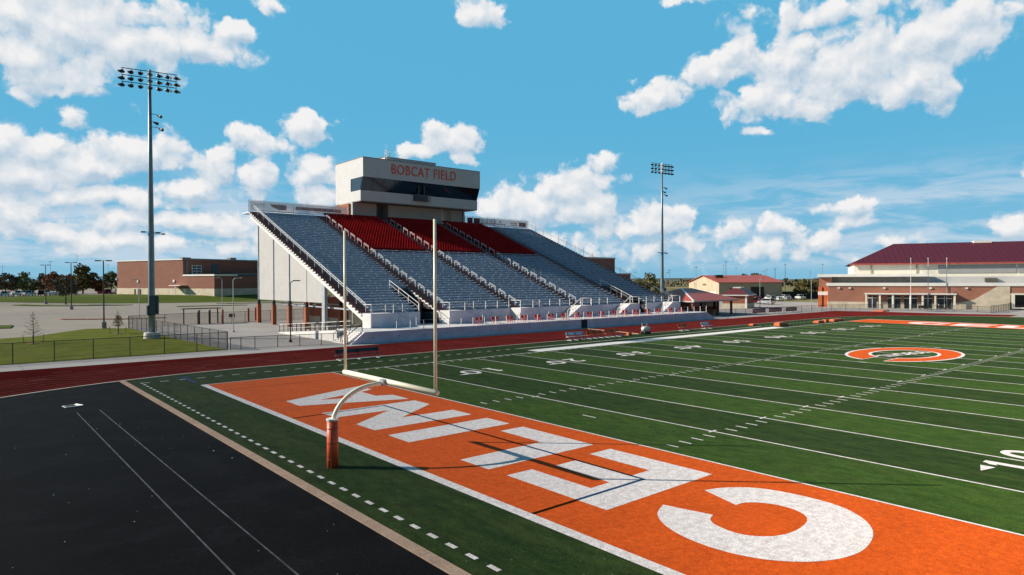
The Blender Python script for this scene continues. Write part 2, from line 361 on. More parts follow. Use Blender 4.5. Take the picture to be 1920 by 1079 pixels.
def T(x, y):
    """height of the land: flat at the field, rising beyond the parking lot"""
    if y < 80: return 0.0
    k = 1 - ss(60, 100, x)
    return k*(0.8*ss(85, 125, y) + 1.6*ss(158, 182, y))
def sheet(name, poly, m, off, wall=0.0, holes=None):
    """flat-lying sheet draped on the land"""
    bm = bmesh.new(); vs = [bm.verts.new((p[0], p[1], 0)) for p in poly]; bm.faces.new(vs)
    ys = [p[1] for p in poly]; xs = [p[0] for p in poly]
    if max(ys) > 80:
        y = 80
        while y <= 186:
            if min(ys) < y < max(ys): bmesh.ops.bisect_plane(bm, geom=bm.verts[:]+bm.edges[:]+bm.faces[:], plane_co=(0,y,0), plane_no=(0,1,0))
            y += 3
        x = 60
        while x <= 100:
            if min(xs) < x < max(xs): bmesh.ops.bisect_plane(bm, geom=bm.verts[:]+bm.edges[:]+bm.faces[:], plane_co=(x,0,0), plane_no=(1,0,0))
            x += 5
    bmesh.ops.recalc_face_normals(bm, faces=bm.faces)
    for f in bm.faces:
        if f.normal.z < 0: f.normal_flip()
    for v in bm.verts: v.co.z = T(v.co.x, v.co.y) + off
    if wall:
        r = bmesh.ops.extrude_face_region(bm, geom=bm.faces[:])
        up = [g for g in r['geom'] if isinstance(g, bmesh.types.BMVert)]
        for v in up: v.co.z += wall
    me = bpy.data.meshes.new(name); bm.to_mesh(me); bm.free(); me.materials.append(m)
    o = bpy.data.objects.new(name, me); COL.objects.link(o); return struct(o)
def arc(cx, cy, r, a0, a1, n): return [(cx+r*math.cos(R(a0+(a1-a0)*i/n)), cy+r*math.sin(R(a0+(a1-a0)*i/n))) for i in range(n+1)]

# ================================================================ GROUND
sheet("ground", [(-1500,-1500),(4500,-1500),(4500,4500),(-1500,4500)], DRY, -0.05)
hb = MB()
for (x0, y0, x1, y1, h, n) in [(2600,-400,1300,2900,13,60),(3300,-600,1900,3600,21,60),(1500,2600,-1300,3000,14,50)]:
    prev = None
    for i in range(n+1):
        t = i/n; x = x0+(x1-x0)*t; y = y0+(y1-y0)*t
        hh = h*(0.45+0.35*math.sin(t*9+x0)+0.2*math.sin(t*23+h)+0.06*random.random())
        nx, ny = (y1-y0), -(x1-x0); L = math.hypot(nx, ny); nx, ny = nx/L*380, ny/L*380
        cur = [(x-nx, y-ny, -1), (x-nx*.4, y-ny*.4, hh*.7), (x, y, hh), (x+nx*.5, y+ny*.5, hh*.6), (x+nx, y+ny, -1)]
        if prev:
            for k in range(4): hb.quad(prev[k], cur[k], cur[k+1], prev[k+1])
        prev = cur
struct(hb.build("hills", HILLM, smooth=True))
CYT = -24.384
# paved apron round the track
sheet("concrete_apron", [(-60,-80),(175,-80),(178,70),(90,72),(40,72),(-2.2,66),(-0.6,22.8),(-60,22.8)], CONC, 0.0)
sheet("parking_lot", [(-60,60),(-17.7,56.0),(-14.3,57.2),(-6.9,68.5),(-1.9,66.1),(40,72.2),(90,72.2),(90,142),(55,152.0),(16,161.5),(1.9,165.5),(-12,171),(-60,188)], LOTM, 0.004)
sheet("lawn", [(-60,22.9),(-0.7,22.9),(-1.9,66.0),(-6.9,68.4),(-14.3,57.1),(-17.7,55.9),(-60,59.9)], LAWN, 0.02)
sheet("far_lawn", [(-60,188.1),(-12,171.1),(1.9,165.6),(16,161.6),(55,152.1),(90,142.1),(95,300),(30,300),(24,222),(3,219),(-11,206),(-60,215)], LAWN2, 0.03)
sheet("far_parking_lot", [(-80,215.5),(-11,206.5),(3,219.5),(24,222.5),(30,300.5),(95,300.5),(60,420),(-80,420)], LOTM, 0.01)
sheet("lawn_island", [(-7.5,204-40),(1.2,156.5),(14.5,149.5),(11.5,147.6),(-1.0,153),(-10.2,163.5)], LAWN2, 0.0, 0.14)
sheet("mulch_island", [(-7.3,97.8),(3.0,92.9),(9.0,92.4),(9.0,90.6),(2.6,91.0),(-6.9,95.8)], MULCH, 0.0, 0.13)
sheet("lawn_island", [(20,130),(34,128),(36,125.5),(20,127.5)], LAWN2, 0.0, 0.14)
sheet("lawn_island", [(-26,82),(-15.4,77.2),(-14.6,84.8),(-26,90)], LAWN2, 0.0, 0.14)
sheet("lawn_island", [(34,145),(60,138),(60,135),(36,141.5)], LAWN2, 0.0, 0.14)
# track: inner radius 31.25, bend centres x -4.8 and 96.2
R_in, R_out = 31.25, 40.6
outer = [(-60,17.7),(127.6,17.7),(130.3,10.2)] + arc(96.2, CYT, R_out, 28, -28, 26) + arc(96.2, CYT, R_out, -28, -90, 20) + arc(-4.8, CYT, R_out, -90, -180, 30) + [(-45.4,-6),(-60,-3)]
sheet("running_track", outer, TRACK, 0.008)
sheet("concrete_pad", [(121,-14.6),(140,-13.6),(140,-19.5),(121,-20.5)], CONC, 0.012)
inner = arc(96.2, CYT, R_in, 90, -90, 48) + arc(-4.8, CYT, R_in, -90, -270, 48)
sheet("turf_field", inner, TURF, 0.016)
# black D area behind the near end line and the concrete kerbs
def clipD(xc, r):
    a = math.degrees(math.acos((xc + 4.8) / r)); return arc(-4.8, CYT, r, a, 360 - a, 40)
sheet("black_d_area", clipD(-13.38, R_in), BLACKR, 0.020)
yk = math.sqrt(R_in**2 - (8.4)**2)
kb = MB(); kb.box(-13.38, -13.02, CYT - yk, CYT + yk, 0.0, 0.05); struct(kb.build("kerb_strip", KERBM))
def ring(name, r0, r1, z, m, h=0.0):
    a = arc(96.2, CYT, r0, 90, -90, 60) + arc(-4.8, CYT, r0, -90, -270, 60); b = arc(96.2, CYT, r1, 90, -90, 60) + arc(-4.8, CYT, r1, -90, -270, 60)
    n = len(a); M_ = MB()
    for i in range(n):
        j = (i+1) % n
        M_.quad((*a[i], z+h), (*a[j], z+h), (*b[j], z+h), (*b[i], z+h))
        if h:
            M_.quad((*a[i], 0), (*a[j], 0), (*a[j], z+h), (*a[i], z+h)); M_.quad((*b[i], 0), (*b[j], 0), (*b[j], z+h), (*b[i], z+h))
    return M_.build(name, m)
struct(ring("track_kerb", R_in - 0.02, R_in + 0.13, 0.0, mat("kerb_pale", (0.55, 0.45, 0.36), .8, .1, 1.0), 0.05))
LANE = mat("lane_paint", (0.145, 0.030, 0.026), 0.8, 0.25, 2.0)
lanes = MB()
for k in range(1, 8):
    rr = R_in + 1.067*k
    for pts in (arc(-4.8, CYT, rr, 90, 180, 30), arc(96.2, CYT, rr, 90, 0, 30)):
        for i in range(len(pts)-1):
            p, q = Vector((*pts[i], 0)), Vector((*pts[i+1], 0)); nn = Vector((p.x - (-4.8 if p.x < 40 else 96.2), p.y - CYT, 0)).normalized()*0.025
            lanes.quad(*[tuple(Vector((v.x, v.y, 0.012))) for v in (p-nn, p+nn, q+nn, q-nn)])
    lanes.quad((-4.8, CYT+rr-.025, .012), (96.2, CYT+rr-.025, .012), (96.2, CYT+rr+.025, .012), (-4.8, CYT+rr+.025, .012))
for x, y, L in [(-16.5,14.2,1.3),(-13.6,12.2,1.2),(-10.2,14.4,1.3),(-6.4,11.2,1.2),(-7.5,9.6,1.0),(-2.0,13.0,1.3),(-1.0,10.4,1.1),(-12.0,9.4,1.0),(-18.2,10.5,1.2)]:
    lanes.quad((x, y-.05, .0125), (x+L, y-.02, .0125), (x+L, y+.06, .0125), (x, y+.03, .0125))
struct(lanes.build("lane_lines", LANE))
# ---------------------------------------------------------------- painted field
YD = 0.9144; FW = 48.768
Z1, Z2, Z3, Z4 = 0.020, 0.024, 0.028, 0.032
def rect(mb, x0, x1, y0, y1, z): mb.quad((x0,y0,z),(x1,y0,z),(x1,y1,z),(x0,y1,z)); return mb
ez = MB(); rect(ez, -9.10, -0.06, -FW, 0, Z1); struct(ez.build("end_zone_paint", ORANGE))
ez = MB(); rect(ez, 91.50, 100.54, -FW, 0, Z1); struct(ez.build("end_zone_paint", ORANGE))
fl = MB()
for k in range(0, 21):
    x = k*5*YD; rect(fl, x-.055, x+.055, -FW, 0, Z2)
rect(fl, -9.50, -9.10, -FW-.2, .12, Z2); rect(fl, 100.54, 100.94, -FW-.2, .12, Z2)
rect(fl, -9.10, 100.54, 0, .12, Z2); rect(fl, -9.10, 100.54, -FW-.12, -FW, Z2)
H1, H2 = -18.27, -(FW-18.27)
for k in range(1, 100):
    x = k*YD
    if k % 5 == 0:
        for h in (H1, H2): rect(fl, x-.30, x+.30, h-.06, h+.06, Z3)
        continue
    rect(fl, x-.05, x+.05, H1+.10, H1+.72, Z2); rect(fl, x-.05, x+.05, H2-.72, H2-.10, Z2)
    rect(fl, x-.05, x+.05, -.72, -.12, Z2); rect(fl, x-.05, x+.05, -FW+.12, -FW+.72, Z2)
for x in (3*YD, 97*YD): rect(fl, x-.05, x+.05, CYT-.46, CYT+.46, Z2)
for x in (40*YD, 60*YD): rect(fl, x-.12, x+.12, CYT-.3, CYT+.3, Z3)
# dashed restraining line 12 ft out
k = 0
y = -FW-3.0
while y < 3.6:
    rect(fl, -12.42, -12.27, y, y+.42, Z2); y += .905
x = -12.4
while x < 102.8:
    if not (21.8 < x < 70.6): rect(fl, x, x+.55, 3.60, 3.74, Z2)
    x += 1.22 if x < 90 else 1.5
struct(fl.build("field_lines", WHITE_T))
wb = MB(); rect(wb, 21.79, 70.7, .12, 1.85, Z2); rect(wb, 21.79, 70.7, 3.55, 3.72, Z2); struct(wb.build("sideline_band", mat("band_white", (0.72,0.69,0.66), .9, .06, .8, diffr=1.0)))
# end-zone word, drawn as measured on the ground (y, x)
WORD = {
 'A': ([(-9.71,-7.45),(-7.50,-1.60),(-9.27,-1.60),(-9.71,-2.57),(-11.57,-2.57),(-11.95,-1.60),(-13.82,-1.60),(-11.62,-7.45)], [(-10.64,-5.80),(-10.12,-4.00),(-11.22,-4.00)]),
 'N': ([(-14.44,-7.38),(-14.46,-1.60),(-16.07,-1.60),(-18.22,-4.75),(-18.30,-1.55),(-19.98,-1.55),(-19.92,-7.22),(-18.15,-7.27),(-16.10,-4.28),(-15.97,-7.30)], None),
 'I': ([(-21.20,-7.24),(-22.99,-7.24),(-23.00,-1.48),(-21.20,-1.48)], None),
 'L': ([(-26.75,-7.18),(-28.53,-7.18),(-28.57,-1.48),(-23.95,-1.44),(-23.93,-2.83),(-26.74,-2.86)], None),
 'E': ([(-29.50,-1.45),(-34.34,-1.42),(-34.35,-7.16),(-29.55,-7.14),(-29.58,-5.94),(-32.56,-5.94),(-32.54,-4.97),(-29.80,-4.90),(-29.80,-3.84),(-32.54,-3.80),(-32.53,-2.74),(-29.50,-2.71)], None),
}
COUT = [(-35.20,-3.22),(-35.45,-2.55),(-35.85,-2.0),(-36.35,-1.62),(-37.1,-1.38),(-38.0,-1.30),(-38.75,-1.38),(-39.4,-1.68),(-40.0,-2.22),(-40.45,-2.98),(-40.70,-4.0),(-40.70,-4.85),(-40.45,-5.65),(-40.0,-6.32),(-39.3,-6.88),(-38.4,-7.18),(-37.5,-7.20),(-36.7,-7.02),(-36.0,-6.65),(-35.5,-6.15),(-35.18,-5.45)]
CIN = [(-36.71,-5.05),(-36.86,-5.42),(-37.2,-5.70),(-37.9,-5.82),(-38.4,-5.62),(-38.75,-5.2),(-38.92,-4.6),(-38.90,-3.9),(-38.72,-3.25),(-38.3,-2.85),(-37.7,-2.74),(-37.1,-2.95),(-36.75,-3.35),(-36.69,-3.75)]
def smoothpoly(pts, n=4):
    out = []
    for i in range(len(pts)-1):
        p0 = pts[max(i-1,0)]; p1 = pts[i]; p2 = pts[i+1]; p3 = pts[min(i+2,len(pts)-1)]
        for k in range(n):
            t = k/n
            out.append(tuple(.5*((2*b)+(-a+c)*t+(2*a-5*b+4*c-d)*t*t+(-a+3*b-3*c+d)*t**3) for a, b, c, d in zip(p0, p1, p2, p3)))
    return out + [pts[-1]]
def filled(mb, outer_, hole, z, flip=False):
    """triangulated letter on the ground; points (y, x); flip turns it for the far end zone"""
    bm = bmesh.new()
    def conv(p):
        y_, x_ = p
        if flip: return (2*45.72 - x_, 2*CYT - y_, z)
        return (x_, y_, z)
    es = []
    for lp in (outer_, hole):
        if not lp: continue
        vs = [bm.verts.new(conv(p)) for p in lp]; es += [bm.edges.new((vs[i], vs[(i+1) % len(vs)])) for i in range(len(vs))]
    bmesh.ops.triangle_fill(bm, use_beauty=True, use_dissolve=False, edges=es, normal=(0,0,1))
    bm.verts.index_update()
    mb.add([v.co[:] for v in bm.verts], [tuple(v.index for v in f.verts) for f in bm.faces]); bm.free()
for flip in (False, True):
    lt = MB()
    for o_, h_ in WORD.values(): filled(lt, o_, h_, Z2, flip)
    filled(lt, smoothpoly(COUT) + smoothpoly(CIN), None, Z2, flip)
    struct(lt.build("end_zone_lettering", WHITE_T))
# soccer lines painted blue
sb = MB(); seam = MB()
for mb_, on in ((sb, True),):
    rect(mb_, -3.86, -3.72, -33.16, -14.65, Z3); rect(mb_, -9.10, -3.86, -33.16, -33.02, Z3); rect(mb_, -9.10, -3.86, -14.79, -14.65, Z3)
    pass
_m = bpy.data.materials.new("soccer_line_stain"); _m.use_nodes = True; _n = _m.node_tree; _n.nodes.clear()
_o = _n.nodes.new('ShaderNodeOutputMaterial'); _tr = _n.nodes.new('ShaderNodeBsdfTransparent'); _tr.inputs[0].default_value = (0.17, 0.31, 0.46, 1)
_n.links.new(_tr.outputs[0], _o.inputs[0])
struct(sb.build("soccer_lines", _m))
cm = MB(); rect(cm, -9.9, -8.3, 4.75, 4.98, Z3); rect(cm, -9.55, -9.32, 1.2, 4.75, Z3); struct(cm.build("soccer_corner_mark", BLUE_T))
rect(seam, -9.10, -.1, -3.30, -3.22, Z2+.001); struct(seam.build("turf_seam", DKORANGE_T))
# yard numbers
nb_ = MB()
def number_at(xl, s, near):
    """digits either side of the yard line; feet toward the nearer sideline"""
    h = 1.95
    for i, ch in enumerate(s):
        me = textmesh(ch, h*1.42, 0.035)
        xs = [v.co.x for v in me.vertices]; ys = [v.co.y for v in me.vertices]
        mx = (min(xs)+max(xs))/2; my = min(ys); sc = h/(max(ys)-min(ys))
        off = (-1 if i == 0 else 1)*1.12
        M_ = Matrix.Translation((xl, 0, Z3)) @ (Matrix.Translation((0, -FW+6.55, 0)) if near else Matrix.Translation((0, -6.15, 0)) @ Matrix.Rotation(math.pi, 4, 'Z')) @ Matrix.Translation((off, 0, 0)) @ Matrix.Diagonal((1.12, sc, 1, 1)) @ Matrix.Translation((-mx, -my, 0))
        addmesh(nb_, me, M_); bpy.data.meshes.remove(me)
        if ch == '1':
            M2 = Matrix.Translation((xl, 0, Z3)) @ (Matrix.Translation((0, -FW+6.55, 0)) if near else Matrix.Translation((0, -6.15, 0)) @ Matrix.Rotation(math.pi, 4, 'Z')) @ Matrix.Translation((off, 0, 0))
            for q_ in ([(-.32,0),(.46,0),(.46,.2),(-.32,.2)], [(-.36,h-.52),(-.02,h-.30),(-.02,h),(-.12,h),(-.36,h-.26)]): nb_.quad(*[tuple(M2 @ Vector((*v_, .002))) for v_ in q_])
    if s != "50":
        sg = -1 if xl < 45 else 1
        yy = (-FW+6.55+h-.30) if near else (-6.15-h+.30)
        nb_.quad((xl+sg*1.85, yy+.24, Z3), (xl+sg*2.75, yy, Z3), (xl+sg*1.85, yy-.24, Z3))
for k in range(1, 10):
    s_ = str((k if k <= 5 else 10-k)*10)
    for near in (False, True): number_at(k*10*YD, s_, near)
struct(nb_.build("yard_numbers", WHITE_T))
# midfield C
lo_ = MB(); lw = MB()
def ell(cx, cy, rx, ry, a0, a1, n=48): return [(cy+ry*math.sin(R(a0+(a1-a0)*i/n)), cx+rx*math.cos(R(a0+(a1-a0)*i/n))) for i in range(n+1)]
def bigC(mb, g, z):
    # opening toward -x; slanted cuts
    oo = ell(46.0, -24.4, 7.25+g, 4.15+g, 168+g*4, -168-g*4, 60)
    ii = ell(46.0, -24.4, 4.35-g, 2.75-g, -160-g*8, 160+g*8, 60)
    filled(mb, oo + ii, None, z)
bigC(lw, .28, Z2); bigC(lo_, 0, Z3)
me = textmesh("BOBCATS", 1.9, 0.05)
addmesh(lw, me, Matrix.Translation((45.9, -24.4, Z4)) @ Matrix.Rotation(math.pi + R(-12), 4, 'Z') @ Matrix.Translation((0,-.62,0)) @ Matrix.Diagonal((.82,.95,1,1))); bpy.data.meshes.remove(me)
struct(lw.build("midfield_outline", WHITE_T)); struct(lo_.build("midfield_letter", ORANGE))
# runway lines on the black area
rl = MB()
for x in (-17.36, -16.14): rl.quad((x, -50, .0245), (x+.05, -50, .0245), (x+.05+(.05 if x<-17 else -.1), -5.5, .0245), (x+(.05 if x<-17 else -.1), -5.5, .0245))
struct(rl.build("runway_lines", mat("runway_line", (0.034,0.036,0.043), .8, .6, 1.5)))
lb = MB()
for _ in range(34):
    x = random.uniform(-21.5, -13.7); y = random.uniform(-42, -9); a = random.uniform(.008, .018)*(1 if random.random() < .85 else 2); ang = random.random()*3
    ca, sa = math.cos(ang), math.sin(ang)
    lb.obox((x, y, .024+a*.3), (a*ca, a*sa, 0), (-a*.6*sa, a*.6*ca, 0), (0, 0, a*.3))
tag(lb.build("litter", mat("litter_white", (.5,.5,.5), .8, .3, 8)), kind='stuff')
# ================================================================ COMMON MATERIALS
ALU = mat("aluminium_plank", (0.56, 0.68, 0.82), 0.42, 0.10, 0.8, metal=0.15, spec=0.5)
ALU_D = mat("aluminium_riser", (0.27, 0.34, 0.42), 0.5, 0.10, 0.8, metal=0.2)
ALU_L = mat("aluminium_bright", (0.85, 0.85, 0.85), 0.35, 0.08, 2, metal=0.1)
RED_S = mat("red_seat_plastic", (0.38, 0.010, 0.012), 0.75, 0.15, 0.5, spec=0.1)
RED_D = mat("red_deck", (0.22, 0.012, 0.014), 0.8, 0.15, 0.5, spec=0.1)
STEP = mat("stair_tread_brown", (0.16, 0.045, 0.05), 0.6, 0.2, 1.0)
WSTEEL = mat("white_steel", (0.72, 0.70, 0.68), 0.4, 0.06, 1.0)
GSTEEL = mat("galvanised_steel", (0.42, 0.46, 0.50), 0.45, 0.10, 0.8, metal=0.3)
PANEL = linemat("end_cladding", (0.42, 0.41, 0.40), (0.36, 0.35, 0.345), 'z', 2.7, 0.008, 0.6, var=0.05)
FCONC = mat("cast_concrete", (0.72, 0.66, 0.74), 0.85, 0.08, 0.7, bump=.2)
WCONC = mat("pale_concrete", (0.62, 0.60, 0.58), 0.85, 0.06, 0.7)
BRICK_O = brickmat("brick_orange", (0.36, 0.105, 0.05), (0.30, 0.085, 0.045), (0.34, 0.22, 0.16))
BRICK_R = brickmat("brick_red", (0.31, 0.125, 0.085), (0.26, 0.10, 0.07), (0.30, 0.19, 0.15), course=0.4)
BRICK_G = brickmat("brick_salmon", (0.40, 0.165, 0.105), (0.36, 0.145, 0.095), (0.38, 0.24, 0.18), course=0.3)
STONE = mat("tan_stone", (0.62, 0.53, 0.40), 0.85, 0.10, 0.6)
CREAM = mat("cream_panel", (0.84, 0.79, 0.66), 0.7, 0.05, 0.3)
COPING = mat("white_coping", (0.82, 0.79, 0.73), 0.6, 0.05, 0.5)
ROOF_M = linemat("maroon_standing_seam", (0.105, 0.015, 0.026), (0.06, 0.009, 0.016), 's', 1.25, 0.16, 0.6, var=.08, spec=.15)
ROOF_O = linemat("orange_standing_seam", (0.46, 0.080, 0.038), (0.32, 0.055, 0.03), 's', 0.6, 0.1, 0.5, var=.1)
ROOF_D = linemat("dark_roof", (0.13, 0.030, 0.030), (0.08, 0.02, 0.02), 'x', 0.6, 0.1, 0.5, var=.1)
SIDING = linemat("press_box_siding", (0.54, 0.53, 0.52), (0.40, 0.39, 0.38), 'z', 0.46, 0.07, 0.5, var=.04)
SIDING_G = linemat("grey_siding", (0.42, 0.40, 0.36), (0.30, 0.29, 0.27), 'z', 0.46, 0.07, 0.5, var=.04)
GLASS = glassmat("tinted_glass", (0.006, 0.008, 0.010))
GLASS_B = glassmat("blue_glass", (0.05, 0.07, 0.10))
BLK = mat("black_metal", (0.012, 0.012, 0.013), 0.5, 0.2, 2)
TEAL = mat("dark_cabinet", (0.035, 0.07, 0.085), 0.5, 0.1, 1)
POLE = mat("pole_steel", (0.20, 0.27, 0.31), 0.45, 0.12, 0.5, metal=.3)
LAMPB = mat("lamp_housing", (0.015, 0.02, 0.028), 0.4, 0.1, 2)
GREYM = mat("mid_grey", (0.2,0.2,0.2), .6, .1, 1)
CHAIN = meshmat("chain_link", (0.015, 0.015, 0.016), 0.76)
CHAIN_G = meshmat("grey_wire_mesh", (0.40, 0.42, 0.46), 0.70)
IVORY = mat("goal_post_paint", (0.84, 0.77, 0.58), 0.35, 0.04, 0.6)
PADM = mat("goal_pad_vinyl", (0.60, 0.085, 0.022), 0.45, 0.10, 1.2)

# ================================================================ GOAL POST
gp = thing("goal_post", "cream gooseneck goal post with orange padded base in the near end zone", "goal post", (-11.44, CYT, 0))
b = MB(); b.tube((0,0,0), (0,0,1.80), .215, .215, 20); pad_ = b.build("base_pad", [PADM], gp, True)
b = MB(); b.bar((-.14,-.165,.02),(-.14,-.165,1.78),.02); b.build("seam", mat("pad_seam", (.12,.015,.01), .6, .1, 2), pad_)
for z_ in (.35,.95,1.5): b = MB(); b.tube((0,0,z_-.02),(0,0,z_+.02),.2175,.2175,20,False); b.build("strap", mat("pad_strap", (.30,.04,.015), .6, .1, 2), pad_)
b = MB(); b.tube((0,0,1.80), (0,0,1.87), .235, .235, 20); b.build("pad_cap", WSTEEL, gp)
b = MB(); pts = [(0,0,1.6)] + [(1.75*(1-math.cos(R(a)))*1.0, 0, 1.55+1.42*math.sin(R(a))) for a in range(10, 91, 8)] + [(2.28,0,3.0)]
b.path(pts, .088, 14); b.build("gooseneck", IVORY, gp, True)
b = MB(); b.obox((2.20,0,3.02), (.12,0,0), (0,.16,0), (0,0,.12)); b.build("bracket", GSTEEL, gp)
b = MB(); b.tube((2.30,-3.66,3.05), (2.30,3.66,3.05), .105, .105, 16); b.build("crossbar", IVORY, gp, True)
for sgn in (-1, 1):
    b = MB(); b.tube((2.30,3.56*sgn,3.10), (2.30,3.56*sgn,9.30), .062, .056, 12); b.build("upright", IVORY, gp, True)

# ================================================================ GRANDSTAND
XA, XB = 16.5, 80.7
Y0, Z0, RUN, RISE, NR = 26.7, 2.95, 0.838, 0.3346, 48
AISL = [(16.5,18.0),(28.0,29.8),(41.1,42.9),(54.1,55.9),(67.1,68.9),(79.2,80.7)]
SECS = [(18.0,28.0),(29.8,41.1),(42.9,54.1),(55.9,67.1),(68.9,79.2)]
gs = thing("grandstand", "large aluminium grandstand with red chair seats up the middle", "grandstand", (0,0,0))
def rowyz(i): return Y0 + RUN*i, Z0 + RISE*i
VOM = {0: (24.9, 28.0), 4: (68.9, 72.3)}; VR = 9
for si, (x0, x1) in enumerate(SECS):
    red0 = 27 if si in (1,2,3) else 99
    b = MB(); redb = MB(); n_red = 0
    for i in range(NR):
        y, z = rowyz(i); a, c = x0, x1
        if si in VOM and i < VR:
            if si == 0: c = VOM[0][0]
            else: a = VOM[4][1]
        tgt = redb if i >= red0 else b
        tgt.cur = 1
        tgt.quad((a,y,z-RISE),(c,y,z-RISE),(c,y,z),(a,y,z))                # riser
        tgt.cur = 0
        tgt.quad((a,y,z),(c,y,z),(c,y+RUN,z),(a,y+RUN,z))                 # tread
        if i < red0:
            b.box(a+.05, c-.05, y+.34, y+.60, z+.40, z+.45)
            b.cur = 1; b.box(a+.05, c-.05, y+.335, y+.355, z+.33, z+.40); b.cur = 2
            k = a + random.uniform(.3,2.2)
            while k < c - .2:
                b.box(k, k+.08, y+.30, y+.345, z+.38, z+.505); k += random.choice((1.6,2.0,2.4))
            b.box(a, a+.05, y+.33, y+.61, z+.38, z+.46); b.box(c-.05, c, y+.33, y+.61, z+.38, z+.46)
        else:
            redb.cur = 0
            k = a + .12
            while k < c - .5:
                redb.box(k, k+.47, y+.28, y+.66, z+.36, z+.42); redb.box(k, k+.47, y+.64, y+.70, z+.42, z+.82); k += .53
    b.build("bleacher_section", [ALU, ALU_D, ALU_L], gs)
    if redb.f: tag(redb.build("chair_back_seats", [RED_S, RED_D], gs), kind='stuff')
# aisles with half steps
for ai, (x0, x1) in enumerate(AISL):
    b = MB()
    for i in range(NR):
        y, z = rowyz(i); b.cur = 0
        b.quad((x0,y,z-RISE),(x1,y,z-RISE),(x1,y,z),(x0,y,z)); b.quad((x0,y,z),(x1,y,z),(x1,y+RUN,z),(x0,y+RUN,z))
        b.box(x0+.1, x1-.1, y+.45, y+RUN, z, z+RISE*.5)
        b.cur = 1; b.box(x0+.1, x1-.1, y+.43, y+.45, z+.10, z+RISE*.5+.005); b.box(x0+.02, x1-.02, y-.02, y, z-.05, z+.006)
    b.build("stair_aisle", [STEP, mat("tread_nosing", (.30,.20,.20), .5, .1, 1)], gs)
# side strings at the two ends: serrated tread ends and raker beams
for x, sgn in ((XA, -1), (XB, 1)):
    b = MB()
    for i in range(NR):
        y, z = rowyz(i)
        b.box(min(x, x+sgn*.06), max(x, x+sgn*.06), y-.05, y+RUN-.12, z-.16, z+.03)
        b.box(min(x, x+sgn*.05), max(x, x+sgn*.05), y-.03, y+.10, z-RISE-.05, z-.16)
    b.build("tread_ends", WSTEEL, gs)
for x in (16.9, 29, 42.1, 55.1, 68.1, 80.3):
    b = MB(); p, q = rowyz(0), rowyz(NR-1)
    b.bar((x, p[0]+.2, p[1]-.72), (x, q[0]+.8, q[1]-.72), .22, .42); b.build("raker_beam", WSTEEL, gs)
# underside of the deck
b = MB(); p, q = rowyz(0), rowyz(NR)
m_ = rowyz(VR)
for xa, xb in ((XA+.05,24.8),(28.0,68.9),(72.4,XB-.05)): b.quad((xa,p[0],p[1]-.40),(xb,p[0],p[1]-.40),(xb,m_[0],m_[1]-.40),(xa,m_[0],m_[1]-.40))
b.quad((XA+.05,m_[0]+.1,m_[1]-.40),(XB-.05,m_[0]+.1,m_[1]-.40),(XB-.05,q[0],q[1]-.40),(XA+.05,q[0],q[1]-.40)); b.build("deck_underside", GSTEEL, gs)
ZT = Z0 + RISE*NR; YT = Y0 + RUN*NR
# top walkway
b = MB(); b.box(XA, XB, YT, YT+3.4, ZT-.35, ZT-.10); b.build("top_walkway", ALU, gs)
# end cladding, posts and brick piers
yc = [65.7, 58.9, 52.4, 46.0, 40.5]
def under(y): return Z0 + (y-Y0)/RUN*RISE - .95
for k in range(len(yc)-1):
    b = MB(); ya, yb = yc[k]-.1, yc[k+1]+.1
    b.prism([(17.72,ya,3.95),(17.72,yb,3.95),(17.72,yb,under(yb)),(17.72,ya,under(ya))], (.08,0,0)); b.build("cladding_panel", PANEL, gs)
for y in yc[:3]:
    b = MB(); b.box(17.58, 17.72, y-.09, y+.09, 3.3, under(y)); b.build("steel_post", GSTEEL, gs)
b = MB(); b.box(17.55,18.0,39.6,40.5,0,under(40.4)); b.build("corner_post", GSTEEL, gs)
for x in (18.0, 23.4, 29, 42, 55, 68, 80):
    for y in yc[:4]:
        b = MB(); b.box(x-.62, x-.02, y-.33, y+.33, 0, 3.2); b.build("brick_pier", BRICK_O, gs)
        b = MB(); b.box(x-.52, x-.12, y-.22, y+.22, 3.2, 3.95); b.build("pier_bracket", BLK, gs)
for x in (20.5, 26.0, 68, 80):
    b = MB(); b.tube((x,33.2,0),(x,33.2,4.4),.2,.2,10); b.build("steel_column", GSTEEL, gs)
b = MB()
for x in (18.6, 24, 30):
    b.bar((x,40,3.4),(x,46,7.5),.12); b.bar((x,46,3.4),(x,40,5.0),.12); b.bar((x,34,3.2),(x,58,3.4),.2)
b.build("cross_bracing", GSTEEL, gs)
# rooms tucked under the seats
b = MB(); b.box(24, 76, 42.5, 62, 0, 4.4); b.cur = 1; b.box(23.96, 76.04, 42.46, 62.04, 0, 1.2); b.box(22.6, 27.4, 37.6, 42.4, 0, 3.4); b.cur = 0; b.box(22.64, 27.36, 37.64, 42.36, 0, 3.6)
b.build("brick_room", [BRICK_O, STONE], gs)
b = MB(); b.box(27.6, 79, 31, 31.2, 0, 4.3); b.build("inner_wall", BRICK_O, gs)
